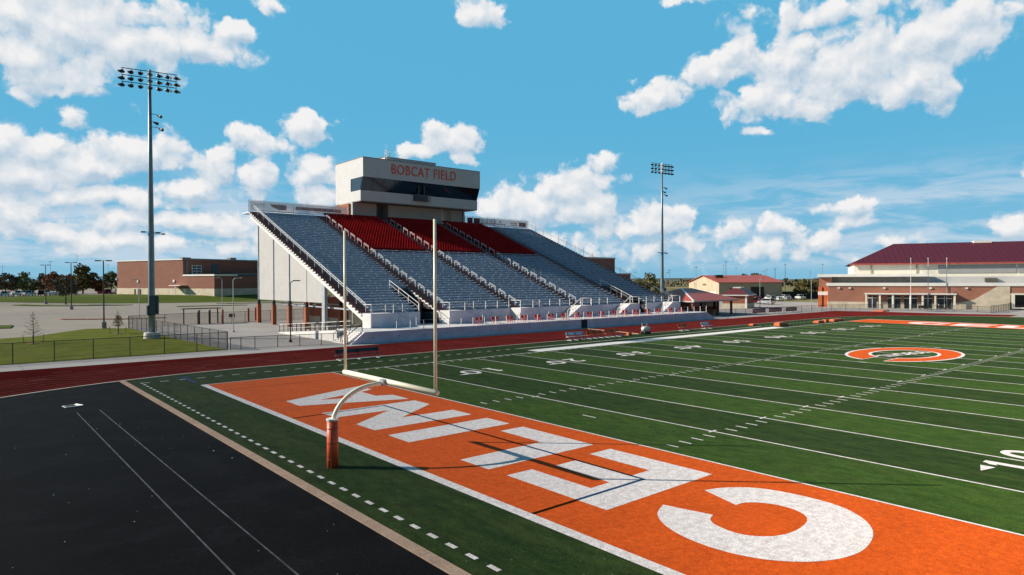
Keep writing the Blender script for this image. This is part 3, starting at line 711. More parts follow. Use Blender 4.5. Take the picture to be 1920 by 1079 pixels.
# front wall of the seating, with gaps at the tunnels
for a, c in ((18.0,24.9),(28.0,68.9),(72.3,80.7)):
    b = MB(); b.box(a, c, Y0-.18, Y0, 1.3, Z0-.02); b.build("front_wall", FCONC, gs)
for a, c in (VOM[0], VOM[4]):
    yv, zv = rowyz(VR)
    b = MB(); dk = .1
    b.box(a, c, yv-.02, yv+.1, 1.3, zv); b.box(a, c, Y0-.1, yv, 1.0, 1.305); b.box(a-.1, a, Y0, yv, 1.3, Z0+.2); b.box(c, c+.1, Y0, yv, 1.3, Z0+.2)
    b.prism([(a-.1,Y0,Z0-.2),(a-.1,yv,Z0-.2),(a-.1,yv,zv-.05)], (.1,0,0)); b.prism([(c,Y0,Z0-.2),(c,yv,Z0-.2),(c,yv,zv-.05)], (.1,0,0))
    b.build("tunnel_wall", mat("tunnel_shade", (.05,.05,.06), .8, .1, 1), gs)  # inner faces coloured near black, standing for the shade inside the tunnel
    b = MB(); x = a-.05
    for k in range(4):
        i = k*VR/3; y, z = rowyz(i); b.bar((x,y+.1,z), (x,y+.1,z+1.15), .07)
        if k < 3: y2, z2 = rowyz((k+1)*VR/3); b.bar((x,y+.1,z+1.15), (x,y2+.1,z2+1.15), .07); b.bar((x,y+.1,z+.6), (x,y2+.1,z2+.6), .04)
    b.build("tunnel_rail", WSTEEL, gs)
# stair landings in front of each aisle
LAND = [(16.5,19.6,22.9,1),(28.0,30.6,33.6,1),(40.5,43.0,46.2,1),(55.6,53.1,50.2,-1),(67.5,65.1,62.0,-1),(79.2,76.9,74.0,-1)]
for (a, m_, e, sg) in LAND:
    b = MB(); b.prism([(a,24.2,1.3),(e,24.2,1.3),(m_,24.2,3.05),(a,24.2,3.05)], (0,.16,0)); b.cur = 1
    b.prism([(a,24.36,1.3),(a+sg*.16,24.36,1.3),(a+sg*.16,24.36,3.04),(a,24.36,3.04)], (0,2.14,0)); b.cur = 0
    n = 10
    for k in range(n):
        xs = m_+(e-m_)*k/n; xe = m_+(e-m_)*(k+1)/n; zz = 3.03-1.75*(k+1)/n
        b.cur = 1; b.box(min(xs,xe), max(xs,xe), 24.37, 26.5, 1.3, max(1.32, zz))
    b.box(min(a+sg*.17,m_), max(a+sg*.17,m_), 24.37, 26.5, 2.85, 3.03)
    b.build("stair_landing", [FCONC, WCONC], gs)
    b = MB(); zr = 3.05
    x1 = a+sg*.06
    for x in (x1, m_): b.bar((x,24.28,zr-(.0)), (x,24.28,zr+1.1), .09)
    b.bar((x1,24.28,zr+1.1), (m_,24.28,zr+1.1), .09); b.bar((x1,24.28,zr+.6), (m_,24.28,zr+.6), .04)
    b.bar((x1,24.28,zr+1.1), (x1,26.4,zr+1.1), .07); b.bar((m_,24.28,zr+1.1), (e,24.28,2.35), .09); b.bar((e,24.28,1.35), (e,24.28,2.35), .07)
    b.build("landing_rail", WSTEEL, gs)
# platform along the track with its white-grey front
b = MB(); b.prism([(11.3,19.3,0),(82.4,19.3,0),(82.0,19.3,.55),(80.0,19.3,1.3),(13.0,19.3,1.3)], (0,.2,0)); b.build("platform_wall", FCONC, gs)
b = MB(); b.box(13.0, 80.7, 19.5, 26.52, 1.12, 1.3); b.prism([(80.0,19.5,1.3),(82.2,19.5,.35),(82.2,19.5,0),(80.0,19.5,0)], (0,4.4,0)); b.build("platform_deck", WCONC, gs)
b = MB(); b.box(48.0, 49.2, 19.24, 19.31, 0, 1.26); b.build("gate_recess", mat("recess_shade", (.02,.03,.035), .8, .1, 1), gs)  # dark slab on the wall face; the opening's shade is its colour
b = MB(); b.box(14, 14.14, 19.283, 19.302, .55, .68); o = b.build("wall_drain", GREYM, gs)
for k in range(1, 20): c_ = o.copy(); COL.objects.link(c_); c_.location = (k*3.4, 0, 0)
def rail_run(name, x0, x1, y, z, step, h, parent, thick=.085, mesh=True):
    b = MB(); b.bar((x0,y,z+h),(x1,y,z+h),.022); b.bar((x0,y,z+h*.5),(x1,y,z+h*.5),.02)
    r_ = b.build(name, GSTEEL, parent); n = int((x1-x0)/step)
    pm = MB(); pm.box(-thick/2, thick/2, -thick/2, thick/2, 0, h); first = pm.build("post", WSTEEL, r_)
    for k in range(n+1):
        o = first if k == 0 else first.copy()
        if k: COL.objects.link(o)
        o.location = (x0+(x1-x0)*k/n, y, z)
    if mesh:
        m_ = MB(); m_.quad((x0,y+.03,z+.08),(x1,y+.03,z+.08),(x1,y+.03,z+h-.05),(x0,y+.03,z+h-.05)); m_.build("wire_mesh", CHAIN_G, r_)
    return r_
rail_run("platform_guard_rail", 17.2, 80.2, 19.45, 1.3, 1.85, 1.07, gs, .07, False)
for a, c in ((19.8,24.8),(33.8,40.3),(46.4,53.0),(55.9,62.0),(72.4,79.0)):
    rail_run("front_guard_rail", a, c, 26.6, Z0, 1.7, 1.15, gs, .085, False)
b = MB()
for i in range(VR+1):
    y, z = rowyz(i); b.box(27.93, 27.99, y-.05, y+RUN-.12, z-.16, z+.03); b.box(27.94, 27.99, y-.03, y+.10, z-RISE-.05, z-.16)
b.build("tread_ends", WSTEEL, gs)
# long sloping guard rails at the open ends
for x, m_ in ((17.3, WSTEEL), (XB-.03, POLE)):
    b = MB(); p, q = rowyz(-.2 if x > 20 else .6), rowyz(NR)
    b.bar((x,p[0],p[1]+1.05),(x,q[0],q[1]+1.05),.075 if x < 20 else .05); b.bar((x,p[0],p[1]+.74),(x,q[0],q[1]+.74),.055 if x < 20 else .03)
    for k in range(0, 17): y, z = rowyz(k*3+.5); b.bar((x,y,z-.1),(x,y,z+(1.05 if x < 20 else 1.6)),.045)
    b.build("end_guard_rail", m_, gs)
# loops of handrail up the aisles
lp = MB(); y1_, z1_ = RUN*1.75, RISE*1.75
lp.bar((0,0,0),(0,0,.95),.045); lp.bar((0,y1_,z1_),(0,y1_,z1_+.95),.045); lp.bar((0,-.02,.95),(0,y1_+.02,z1_+.95),.05); lp.bar((0,0,.74),(0,y1_,z1_+.74),.035)
first = None
for ai in (1,2,3,4):
    x = AISL[ai][0]+1.35
    for i in [1+2.8*q_ for q_ in range(16)]:
        if first is None: first = o = lp.build("handrail", WSTEEL, gs)
        else: o = first.copy(); COL.objects.link(o)
        y, z = rowyz(i); o.location = (x, y+.15, z)
        if ai == 4: o.material_slots[0].link = 'OBJECT'; o.material_slots[0].material = mat('rail_shaded', (.16,.19,.23), .5, .1, 1)  # same white rails recoloured dark: this aisle's shade put into the material
# top back fence with scrim
rail_l = rail_run("top_guard_fence", XA+.05, 35.0, YT+.35, ZT-.1, 2.35, 2.05, gs, .07)
rail_r = rail_run("top_guard_fence", 62.3, XB-.05, YT+.35, ZT-.1, 1.9, 2.05, gs, .07)
SCRIM = bpy.data.materials.new("scrim_cloth"); SCRIM.use_nodes = True
_t = NT(SCRIM.node_tree); _b = _t.n['Principled BSDF']; _b.inputs['Base Color'].default_value = (.80,.80,.84,1); _b.inputs['Roughness'].default_value = .9
_b.inputs['Alpha'].default_value = .5
def scrim(name, a, c, z0, z1, y, label):
    b = MB(); b.box(a, c, y, y+.02, z0, z1); o = b.build(name, SCRIM); tag(o, label, "banner"); return o
bn1 = scrim("fence_banner", XA+.3, 34.8, ZT+.05, ZT+1.8, YT+.40, "long pale banner with faded orange print on the stand's top left fence")
bn2 = scrim("fence_banner", 66.3, XB-.3, ZT+.05, ZT+1.7, YT+.40, "white banner with orange lettering on the stand's top right fence")
FADE = mat("faded_print", (.70,.34,.28), .9, .2, 1.2); FADEG = mat("faded_grey_print", (.50,.52,.62), .9, .2, 1.2); OPR = mat("orange_print", (.55,.10,.03), .8, .2, 1.5)
b = MB(); yy = YT+.385
def strokes(b, x0, x1, z0, z1, w_, gap):
    x = x0
    while x < x1 - w_*.5:
        ww = w_*random.uniform(.6,1.1)
        b.box(x, min(x+ww,x1), yy, yy+.012, z0+random.uniform(0,.06), z1-random.uniform(0,.06)); x += ww+gap
b.prism([(20.3,yy,ZT+1.42),(23.2,yy,ZT+1.42),(23.2,yy,ZT+.55),(21.8,yy,ZT+.50),(20.7,yy,ZT+.95)], (0,.012,0))
b.box(24.9, 33.6, yy, yy+.012, ZT+.72, ZT+1.32)
b.build("print", FADE, bn1)
b = MB(); strokes(b, 25.2, 33.4, ZT+.42, ZT+.56, .5, .12); b.box(17.4,19.6,yy,yy+.012,ZT+1.2,ZT+1.3); b.build("grey_print", FADEG, bn1)
b = MB(); strokes(b, 67.0, 73.4, ZT+.95, ZT+1.35, .38, .95); strokes(b, 66.9, 73.8, ZT+.42, ZT+.78, .42, .14); strokes(b, 75.3, 77.0, ZT+.85, ZT+1.2, .3, .2); strokes(b, 75.1, 77.3, ZT+.45, ZT+.72, .34, .12)
b.box(77.7, 79.8, yy, yy+.012, ZT+.35, ZT+1.3); b.build("print", OPR, bn2)
for (a, c, la) in ((62.9,64.3,"small dark red sign nearest the press box on the top fence"), (64.6,66.2,"wider dark red sign second from the press box on the top fence")):
    b = MB(); b.box(a, c, YT+.28, YT+.31, ZT+.45, ZT+1.6); o = b.build("fence_sign", mat("sign_maroon", (.09,.012,.03), .6, .1, 1)); tag(o, la, "sign")
    b = MB(); yy = YT+.265; strokes(b, a+.15, c-.15, ZT+1.05, ZT+1.25, .2, .08); b.build("print", mat("sign_print", (.4,.12,.12), .6,.1,1), o)
# entry stair and ramp at the near end of the platform
b = MB(); n = 8
for k in range(n): b.box(11.15+k*.235, 13.0, 20.0, 23.4, 0 if k == 0 else 1.3*k/n, 1.3*(k+1)/n-.01)
b.build("entry_stair", WCONC, gs)
b = MB(); b.bar((11.2,19.9,1.0),(13.0,19.9,2.25),.07); b.bar((11.2,19.9,0),(11.2,19.9,1.0),.07); b.bar((13.0,19.9,1.3),(13.0,19.9,2.25),.07)
b.bar((11.2,23.4,1.0),(13.0,23.4,2.25),.05); b.bar((11.2,23.4,0),(11.2,23.4,1.0),.05); b.bar((11.2,21.6,1.0),(13.0,21.6,2.25),.05); b.bar((11.2,21.6,0),(11.2,21.6,1.0),.05); b.build("stair_rail", BLK, gs)
b = MB(); b.prism([(11.6,24.2,0),(11.6,41,0),(11.6,41,.12),(11.6,24.2,1.3)], (1.9,0,0)); b.box(11.6,13.5,23.4,24.2,0,1.3); b.build("ramp", WCONC, gs)
for x in (11.68, 13.42):
    b = MB(); b.bar((x,23.5,2.35),(x,41,1.15),.06); b.bar((x,23.5,1.85),(x,41,.65),.03); b.cur = 1
    for k in range(13): y = 23.6+k*1.44; zz = 1.3-1.18*max(0,(y-24.2))/16.8; b.bar((x,y,zz),(x,y,zz+1.05),.07)
    b.build("ramp_rail", [WSTEEL, BLK], gs)
b = MB(); b.box(13.6, 22.5, 30.2, 30.4, 0, 1.25); b.cur = 1; b.box(13.55, 22.55, 30.15, 30.45, 1.25, 1.35); b.build("low_retaining_wall", [STONE, WCONC], gs)

# ================================================================ PRESS BOX
pb = thing("press_box", "tall pale press box with dark window band lettered BOBCAT FIELD", "building", (0,0,0))
UX0, UX1 = 36.05, 63.3
b = MB()   # lower storey, three wall lengths with two stair openings
for a, c in ((35.8,41.0),(43.6,56.2),(58.6,61.9)): b.box(a, c, 67.25, 72.6, ZT-.1, 22.0)
b.build("lower_wall", SIDING_G, pb)
b = MB(); b.box(41.0,43.6,69.4,69.6,ZT-.1,22.0); b.cur = 1; b.box(41.5,42.6,69.35,69.4,ZT-.1,21.3); b.build("stair_opening", [mat("opening_grey",(.16,.15,.15),.8,.1,1), GLASS_B], pb)
for xc_ in (35.75, 61.6): b = MB(); b.box(xc_,xc_+.35,66.9,67.24,ZT-.1,22.0); b.build("corner_column", GSTEEL, pb)
b = MB(); b.box(35.45,35.79,67.9,74.2,ZT-.1,21.7); b.build("brick_side", BRICK_O, pb)
ZB, ZW0, ZW1, ZTOP = 22.0, 23.95, 26.35, 29.9
YF0, YF1, YBK = 64.25, 63.25, 74.6
b = MB(); b.box(UX0, UX1, YF0, YBK, ZB, ZW0); b.build("lower_band", SIDING, pb)
b = MB(); b.box(UX0, UX1, YF1, YBK, ZW1, ZTOP); b.build("upper_band", SIDING, pb)
b = MB(); b.box(UX0, UX1, 68.2, YBK, ZW0, ZW1); b.build("side_wall", SIDING, pb)
b = MB(); b.box(UX0+.02, UX1-.02, 64.3, 68.19, ZB-.12, ZB-.004); b.build("soffit", GREYM, pb)
b = MB(); b.prism([(UX0+.06,YF0+.06,ZW0+.003),(UX0+.06,68.19,ZW0+.003),(UX0+.06,68.19,ZW1-.003),(UX0+.06,YF1+.06,ZW1-.003)], (UX1-UX0-.12,0,0)); b.build("window_band", GLASS, pb)
b = MB(); b.prism([(UX0+.045,YF0+.35,ZW0+.05),(UX0+.045,68.0,ZW0+.05),(UX0+.045,68.0,ZW1-.05),(UX0+.045,YF1+.45,ZW1-.05)], (.012,0,0)); b.build("side_pane", GLASS_B, pb)
for k in range(1, 12):
    x = UX0+(UX1-UX0)*k/12; b = MB(); b.bar((x,YF0+.05,ZW0+.01),(x,YF1+.05,ZW1-.01),.05,.04); b.build("mullion", BLK, pb)
b = MB(); b.box(47.4,50.9,63.3,64.24,22.75,22.83); b.cur = 1
for k in range(13): b.box(47.42+k*.285, 47.50+k*.285, 63.3, 63.34, 22.83, 23.85)
b.box(47.4,50.9,63.28,63.36,23.85,23.93); b.box(47.4,47.46,63.37,64.2,23.85,23.92); b.box(50.84,50.9,63.37,64.2,23.85,23.92); b.cur = 0; b.box(47.5,50.8,64.16,64.24,22.84,23.9); b.build("camera_balcony", [mat("balcony_dark",(.07,.075,.09),.6,.1,1), mat("balcony_rail",(.13,.14,.16),.5,.1,1)], pb)
b = MB(); b.box(48.2,48.45,63.55,63.75,ZW0+.01,ZW1-.01); b.box(49.5,49.75,63.55,63.75,ZW0+.01,ZW1-.01); b.build("door_frame", mat("frame_dark",(.05,.06,.06),.5,.1,1), pb)
b = MB(); b.box(UX0-.05, UX1+.05, YF1-.05, YBK+.05, ZTOP, ZTOP+.12); b.build("roof_edge", GREYM, pb)
b = MB(); b.box(43.0,55.0,67.5,70.5,ZTOP+.12,ZTOP+1.45); b.cur = 1; b.box(42.9,55.1,67.4,70.6,ZTOP+1.45,ZTOP+1.53); b.build("rooftop_unit", [WCONC, ROOF_D], pb)
b = MB()
for dx in (0,.7):
    for dy in (0,.7): b.bar((42.9+dx,66.5+dy,ZTOP+.12),(42.9+dx,66.5+dy,ZTOP+2.6),.07)
for zz in (1.4,2.0,2.6): b.bar((42.9,66.5,ZTOP+zz),(43.6,66.5,ZTOP+zz),.06); b.bar((42.9,66.5,ZTOP+zz),(42.9,67.2,ZTOP+zz),.06)
b.build("roof_ladder_cage", WSTEEL, pb)
me = textmesh("BOBCAT FIELD", 2.15, 0.008, 0.04, spacing=1.10)
b = MB(); xs = [v.co.x for v in me.vertices]; wd = max(xs)-min(xs)
addmesh(b, me, Matrix.Translation((49.5, YF1-.06, 27.45)) @ Matrix.Rotation(math.pi/2, 4, 'X') @ Matrix.Diagonal((15.0/wd, 1.22, 1, 1))); bpy.data.meshes.remove(me)
b.build("lettering", mat("sign_letter_red", (.75,.11,.05), .5, .08, 1), pb)
b = MB(); b.prism([(54.2,YF0-.02-.62,ZW0+1.6),(56.0,YF0-.02-.3,ZW0+.8),(56.6,YF0-.02-.3,ZW0+.85),(54.6,YF0-.02-.75,ZW0+1.9)], (0,.02,0)); 
b.build("window_decal", mat("decal_maroon", (.06,.015,.02), .5, .1, 1), pb)

# folding chairs along the platform: each chair a thing
CH = mat("red_chair_plastic", (.60,.045,.02), .5, .15, 3)
def make_chair():
    t = thing("platform_chair", "red chair on the stand's platform", "chair")
    b = MB(); b.box(-.24,.24,-.22,.22,.42,.47); b.build("seat", CH, t)
    b = MB(); b.prism([(-.24,.18,.55),(.24,.18,.55),(.24,.24,.92),(-.24,.24,.92)], (0,.04,0)); b.build("backrest", CH, t)
    for sx in (-.21,.21):
        for sy in (-.19,.19):
            b = MB(); b.bar((sx,sy*1.25,0),(sx,sy,.44 if sy < 0 else .9),.04); b.build("leg", CH, t)
    return t
ch0 = make_chair()
cx_list = [30.0,32.7,35.2,37.9,40.4,43.0,45.7,48.3,51.1,53.8,56.8,59.3,62.1,65.0,68.0,71.2,74.2]
for k, x in enumerate(cx_list):
    for j in (0,1):
        o = ch0 if (k == 0 and j == 0) else copy_tree(ch0)
        o.location = (x+j*.72, 20.7, 1.3); o.rotation_euler = (0,0,random.uniform(-.15,.15))
        o['group'] = "red chairs in pairs along the stand's platform"; o['label'] = "red chair in a pair on the concrete platform below the bleachers"

# ================================================================ BENCHES, HURDLES, COOLER
NAVY = mat("bench_navy", (.045,.055,.075), .5, .1, 1, metal=.3); ORB = mat("bench_orange", (.55,.13,.03), .5, .12, 2)  # dark navy of the near bench's seat and backrest
def bench(x, y, L, label, m_seat, m_back, group, legs=3, rz=0.0):
    t = thing("team_bench", label, "bench", (x,y,0), rz, group)
    b = MB(); b.box(-L/2, L/2, -.28, .02, .43, .48); b.build("seat", m_seat, t)
    b = MB(); b.prism([(-L/2+.15,.12,.62),(L/2-.15,.12,.62),(L/2-.15,.2,.95),(-L/2+.15,.2,.95)], (0,.03,0)); b.build("backrest", m_back, t)
    b = MB(); b.box(-L/2, L/2, -.62, -.40, .16, .19); b.build("foot_plank", WSTEEL, t)
    for k in range(legs):
        lx = -L/2+.4+(L-.8)*k/(legs-1)
        b = MB(); b.bar((lx,-.1,0),(lx,-.1,.43),.06); b.bar((lx,-.1,.43),(lx,.17,.9),.05); b.cur = 1; b.box(lx-.06,lx+.06,-.65,.35,.0,.05); b.build("leg", [BLK, WSTEEL], t)
    return t
BG = "team benches along the near edge of the track"
bench(5.7, 6.75, 4.6, "long dark aluminium bench by the track, nearest the goal post", NAVY, NAVY, BG)
bench(33.7, 6.6, 3.2, "grey aluminium bench next to the orange benches on the turf edge", ALU_L, ALU, BG)
bench(37.0, 6.6, 2.9, "orange bench beside the grey one near mid track", ORB, ORB, BG)
bench(40.2, 6.6, 2.9, "second orange bench, next to the small orange box", ORB, ORB, BG)
bench(55.0, 6.6, 2.2, "dull orange bench beyond the wheeled drink cooler", ORB, ORB, BG, 2)
bench(60.6, 6.6, 2.4, "last grey bench, before the orange pads", ALU_L, ALU, BG, 2)
b = MB(); b.box(-.3,.3,-.2,.2,0,.3); b.prism([(-.3,-.2,.3),(.3,-.2,.3),(.2,-.1,.38),(-.2,-.1,.38)], (0,.2,0)); o = b.build("equipment_box", ORB); o.location = (43.3,6.5,0); tag(o, "small orange box on the turf edge between benches and cooler", "box")
t = thing("drink_cart", "white drink tank on a wheeled cart beside the track", "cart", (46.4,6.3,0))
b = MB(); b.tube((-.55,0,.72),(.55,0,.72),.3,.3,14); b.build("tank", WSTEEL, t, True)
b = MB(); b.bar((-.6,-.25,.38),(.6,-.25,.38),.06); b.bar((-.6,.25,.38),(.6,.25,.38),.06); b.bar((-.5,.2,.3),(-.5,.2,1.45),.05); b.bar((.5,.2,.3),(.5,.2,1.45),.05); b.bar((-.5,.2,1.45),(.5,.2,1.45),.05); b.bar((-.5,.2,1.1),(.5,.2,1.1),.03); b.build("frame", GSTEEL, t)
for sx in (-.45,.0,.45):
    b = MB(); b.tube((sx,-.32,.2),(sx,-.26,.2),.2,.2,12); b.tube((sx,.26,.2),(sx,.32,.2),.2,.2,12); b.build("wheel", BLK, t)
b = MB(); pts = [(47.9,18.9,.03),(47.5,17,.03),(47.2,14.5,.03),(46.7,11,.03),(46.2,8.5,.03),(45.7,6.9,.06)]; b.path(pts, .035, 6)
tag(b.build("hose", mat("hose_tan", (.62,.42,.26), .7, .1, 1)), "pale hose lying across the track to the drink cart", "hose")
# orange pads / dummies near the far end zone
OP = mat("orange_vinyl", (.68,.16,.045), .5, .08, 1.5); GP = "orange and white field pads by the far sideline"
def pad(x, y, L, W_, H_, label, rz=0, two=False):
    t = thing("blocking_pad", label, "pad", (x,y,.016), rz, GP)
    b = MB(); b.box(-L/2, L/2, -W_/2, W_/2, .02, H_); b.prism([(-L/2+.05,-W_/2,H_),(L/2-.05,-W_/2,H_),(L/2-.12,-W_/2+.1,H_+.08),(-L/2+.12,-W_/2+.1,H_+.08)], (0,W_*.7,0)); b.build("cushion", OP, t)
    b = MB(); b.box(L/2+.003, L/2+.09, -W_/2+.05, W_/2-.05, .05, H_-.05); b.build("base", BLK if not two else COPING, t)
pad(71.0, 5.3, 1.3, .7, .22, "small low orange and white pad on the turf beside the track", .1, True)
pad(73.0, 2.0, 1.9, .9, .50, "thick orange pad just past the end of the white sideline band")
pad(74.9, 2.3, .9, .7, .38, "short orange pad close behind the thick orange pad")
pad(84.6, 1.5, 2.2, .9, .30, "low orange pad before the white one near the far goal line", .05)
pad(87.1, 1.6, 1.1, .8, .34, "pad with white end among the far orange pads", .0, True)
pad(91.0, 1.5, 3.6, .9, .32, "long flat orange pad nearest the far end zone")
b = MB(); b.box(131.0,134.5,9.0,11.2,.02,.22); tag(b.build("high_jump_mat", OP), "flat orange mat beyond the far bend of the track", "mat")
# vault box on the black area
t = thing("vault_box_frame", "small white metal frame lying on the black runway", "frame", (-17.25,-3.25,.024), R(10))
b = MB(); b.bar((-.36,-.30,.03),(.36,-.30,.03),.08,.04); b.bar((-.36,.30,.03),(.36,.30,.03),.03); b.bar((-.36,-.30,.03),(-.36,.30,.03),.04); b.build("rim", WSTEEL, t)
b = MB(); b.prism([(.36,-.30,.0),(.22,.30,.0),(.32,.30,.06),(.50,-.30,.03)], (0,0,.03)); b.build("plate", COPING, t)
# ================================================================ STADIUM LIGHT POLES
def light_pole(x, y, label, nrow=3, pads=True, aim=0.0):
    t = thing("stadium_light_pole", label, "light pole", (x,y,0), 0, "tall stadium light poles")
    b = MB(); b.tube((0,0,0),(0,0,.75),.95,.9,20); b.build("footing", WCONC, t)
    b = MB(); b.path([(0,0,.7),(0,0,6),(0,0,20),(0,0,33.0)], .4, 14, [.41,.38,.27,.16]); b.build("pole", POLE, t, True)
    b = MB(); b.box(-.42,.30,-.62,-.40,2.9,5.3); b.box(-.62,-.43,-.5,.1,2.9,4.1); b.box(.42,.68,-.55,.2,3.0,5.3); b.build("control_cabinet", TEAL, t)
    ax = Vector((.985,-.17,0)); an = Vector((-.17,-.985,0))
    for r_ in range(3):
        z = 32.95-r_*.82
        arm = MB(); arm.bar(tuple(ax*-3.0+Vector((0,0,z))), tuple(ax*3.0+Vector((0,0,z))), .08); a_ = arm.build("crossarm", LAMPB, t)
        for k in range(7):
            c = ax*(-2.9+k*.967)+Vector((0,0,z))
            q = (k-2.4)/3.4
            dv = (an*.62+ax*q*.95+Vector((0,0,-.10-.22*max(0,q)))).normalized(); sv = dv.cross(Vector((0,0,1))).normalized(); uv = sv.cross(dv)
            b = MB(); b.bar(tuple(c), tuple(c+Vector((0,0,-.28))), .06)
            h = c+Vector((0,0,-.44))
            b.tube(tuple(h-dv*.30), tuple(h-dv*.12), .10, .19, 10); b.tube(tuple(h-dv*.12), tuple(h+dv*.16), .19, .23, 12)
            b.prism([tuple(h+dv*.10-sv*.30+uv*.20), tuple(h+dv*.10+sv*.30+uv*.20), tuple(h+dv*.50+sv*.20+uv*.10), tuple(h+dv*.50-sv*.20+uv*.10)], tuple(uv*-.05))
            b.prism([tuple(h+dv*.10-sv*.30+uv*.18), tuple(h+dv*.50-sv*.20+uv*.08), tuple(h+dv*.46-sv*.20-uv*.05), tuple(h+dv*.10-sv*.30-uv*.12)], tuple(sv*.04)); b.prism([tuple(h+dv*.10+sv*.30+uv*.18), tuple(h+dv*.50+sv*.20+uv*.08), tuple(h+dv*.46+sv*.20-uv*.05), tuple(h+dv*.10+sv*.30-uv*.12)], tuple(sv*-.04))
            b.build("floodlight", LAMPB, a_)
    b = MB(); b.bar((0,0,31.0),(0,0,33.1),.5,.3); b.build("head_plate", GSTEEL, t)
    for (z, off) in ((27.6,.75),(26.7,.35),(26.0,.9)):
        b = MB(); c = ax*off+Vector((0,0,z)); b.bar((0,0,z+.15), tuple(c+Vector((0,0,.15))), .06); b.tube(tuple(c+an*-.15+Vector((0,0,.1))), tuple(c+(ax*.45+an*.35)+Vector((0,0,-.18))), .08, .2, 10); b.build("small_floodlight", LAMPB, t)
    for (off, z, wd) in ((-.85,13.15,.5),(.75,13.1,.55),(1.35,12.95,.4)):
        b = MB(); c = ax*off+Vector((0,0,z)); b.obox(tuple(c), tuple(ax*wd*.5), tuple(an*.3), (0,0,.07)); b.bar((0,0,z), tuple(c), .05); b.build("walkway_light", LAMPB, t)
    return t
light_pole(-3.34, 43.4, "tall steel stadium light pole standing on the grass at the left")
light_pole(99.4, 43.4, "distant stadium light pole behind the right end of the stand")
# ================================================================ LOT LAMPS AND SMALL POLES
def lot_lamp(x, y, h, label, style=0, m_=None, group="parking lot lamps"):
    z = T(x,y); m_ = m_ or BLK
    t = thing("street_lamp", label, "street lamp", (x,y,z), 0, group)
    if style == 0:
        b = MB(); b.tube((0,0,0),(0,0,.95),.36,.34,12); b.build("footing", GREYM, t)
        b = MB(); b.tube((0,0,.9),(0,0,h),.11,.08,8); b.build("pole", m_, t)
        for s_ in (-1,1):
            b = MB(); v = Vector((.76,-.65,0)); b.bar((0,0,h), tuple(v*s_*.5+Vector((0,0,h))), .06); b.obox(tuple(v*s_*.85+Vector((0,0,h))), tuple(v*.36), tuple(Vector((.65,.76,0))*.2), (0,0,.08)); b.build("lamp_head", m_, t)
    else:
        b = MB(); b.tube((0,0,0),(0,0,.25),.2,.2,8); b.tube((0,0,.2),(0,0,h-.3),.075,.06,8); b.build("pole", m_, t)
        v = Vector((-.76,.65,0)) if style == 1 else Vector((.76,-.65,0))
        b = MB(); b.path([(0,0,h-.4), tuple(v*.12+Vector((0,0,h-.15))), tuple(v*.4+Vector((0,0,h)))], .05, 8); b.obox(tuple(v*.75+Vector((0,0,h))), tuple(v*.38), (.12,.14,0), (0,0,.06)); b.build("lamp_head", m_, t)
    return t
lot_lamp(-4.65, 68.1, 10.2, "tall black double lamp on the mulch island, nearest of the lot lamps")
lot_lamp(-1.64, 128.0, 10.5, "black double lamp right of the lone dark tree in the lot")
lot_lamp(-2.9, 165.0, 10.3, "black double lamp left of the lone dark tree in the lot")
lot_lamp(4.93, 93.0, 7.3, "thin grey lamp post just left of the big light pole", 1, GSTEEL)
lot_lamp(7.55, 47.0, 7.5, "grey single lamp post on the plaza behind the chain fence corner", 2, GSTEEL, "plaza lamps")
lot_lamp(16.6, 81.9, 7.7, "grey single lamp post behind the plaza fence, further back", 1, GSTEEL, "plaza lamps")
lot_lamp(7.6, 27.0, 7.1, "dark single lamp post in front of the stand's end cladding", 2, BLK, "plaza lamps")
for (x, y, h, la) in [(135.25,26.6,7.3,"pale thin lamp post beside the orange column of the gym"),(132.3,38.2,7.3,"pale thin lamp post in front of the parked cars"),(108.0,62.0,7.2,"thin lamp post left of the metal barn"),(131,66,9.0,"thin dark lamp post in front of the barn gable"),(150,93,9.5,"thin lamp post between the stand and the far light pole")]:
    lot_lamp(x, y, h, la, 2, GSTEEL, "thin lamps behind the far end")
def far_pole(u_az, D, h, label, r_=.14, z0=0.0):
    x = -22.5+D*math.cos(R(u_az)); y = -47.92+D*math.sin(R(u_az)); z = T(x,y)
    b = MB(); b.tube((0,0,0),(0,0,h),r_,r_*.6,6); b.bar((-1,0,h-.5),(1,0,h-.5),.12); o = b.build("utility_pole", GREYM if r_ < .13 else BLK); o.location = (x,y,z); tag(o, label, "utility pole", "slender far poles on the horizon")
for az_, D, h, la in [(36.24,260,11,"slender far pole left of the barn gable"),(34.08,250,12,"slender far pole over the barn gable"),(31.71,270,14.3,"dark pole behind the barn roof, tallest of its pair"),(31.9,300,13.5,"thinner pole of the pair over the barn roof"),(30.92,380,13.5,"faint far pole above the middle of the barn roof"),(28.59,300,11.5,"short far pole of a pair near the barn roof's right end"),(28.80,320,11,"shorter far pole of the pair near the barn roof's right end"),(27.95,280,11.5,"dark pole just left of the barn roof end"),(27.2,300,13.6,"tall dark pole between the barn and the gym"),(25.37,300,10.5,"thin pole in front of the round tree by the gym"),(24.5,300,13.5,"thin pole rising behind the gym parapet"),(87.15,420,13,"faint far pole at the left picture edge"),(84.45,400,15,"faint far pole above the red leaved trees"),(82.87,400,18,"faint far pole above the largest tree"),(80.96,420,14,"faint far pole beside the brick school wall")]:
    far_pole(az_, D, h, la, .13 if 'dark' in la else .10)
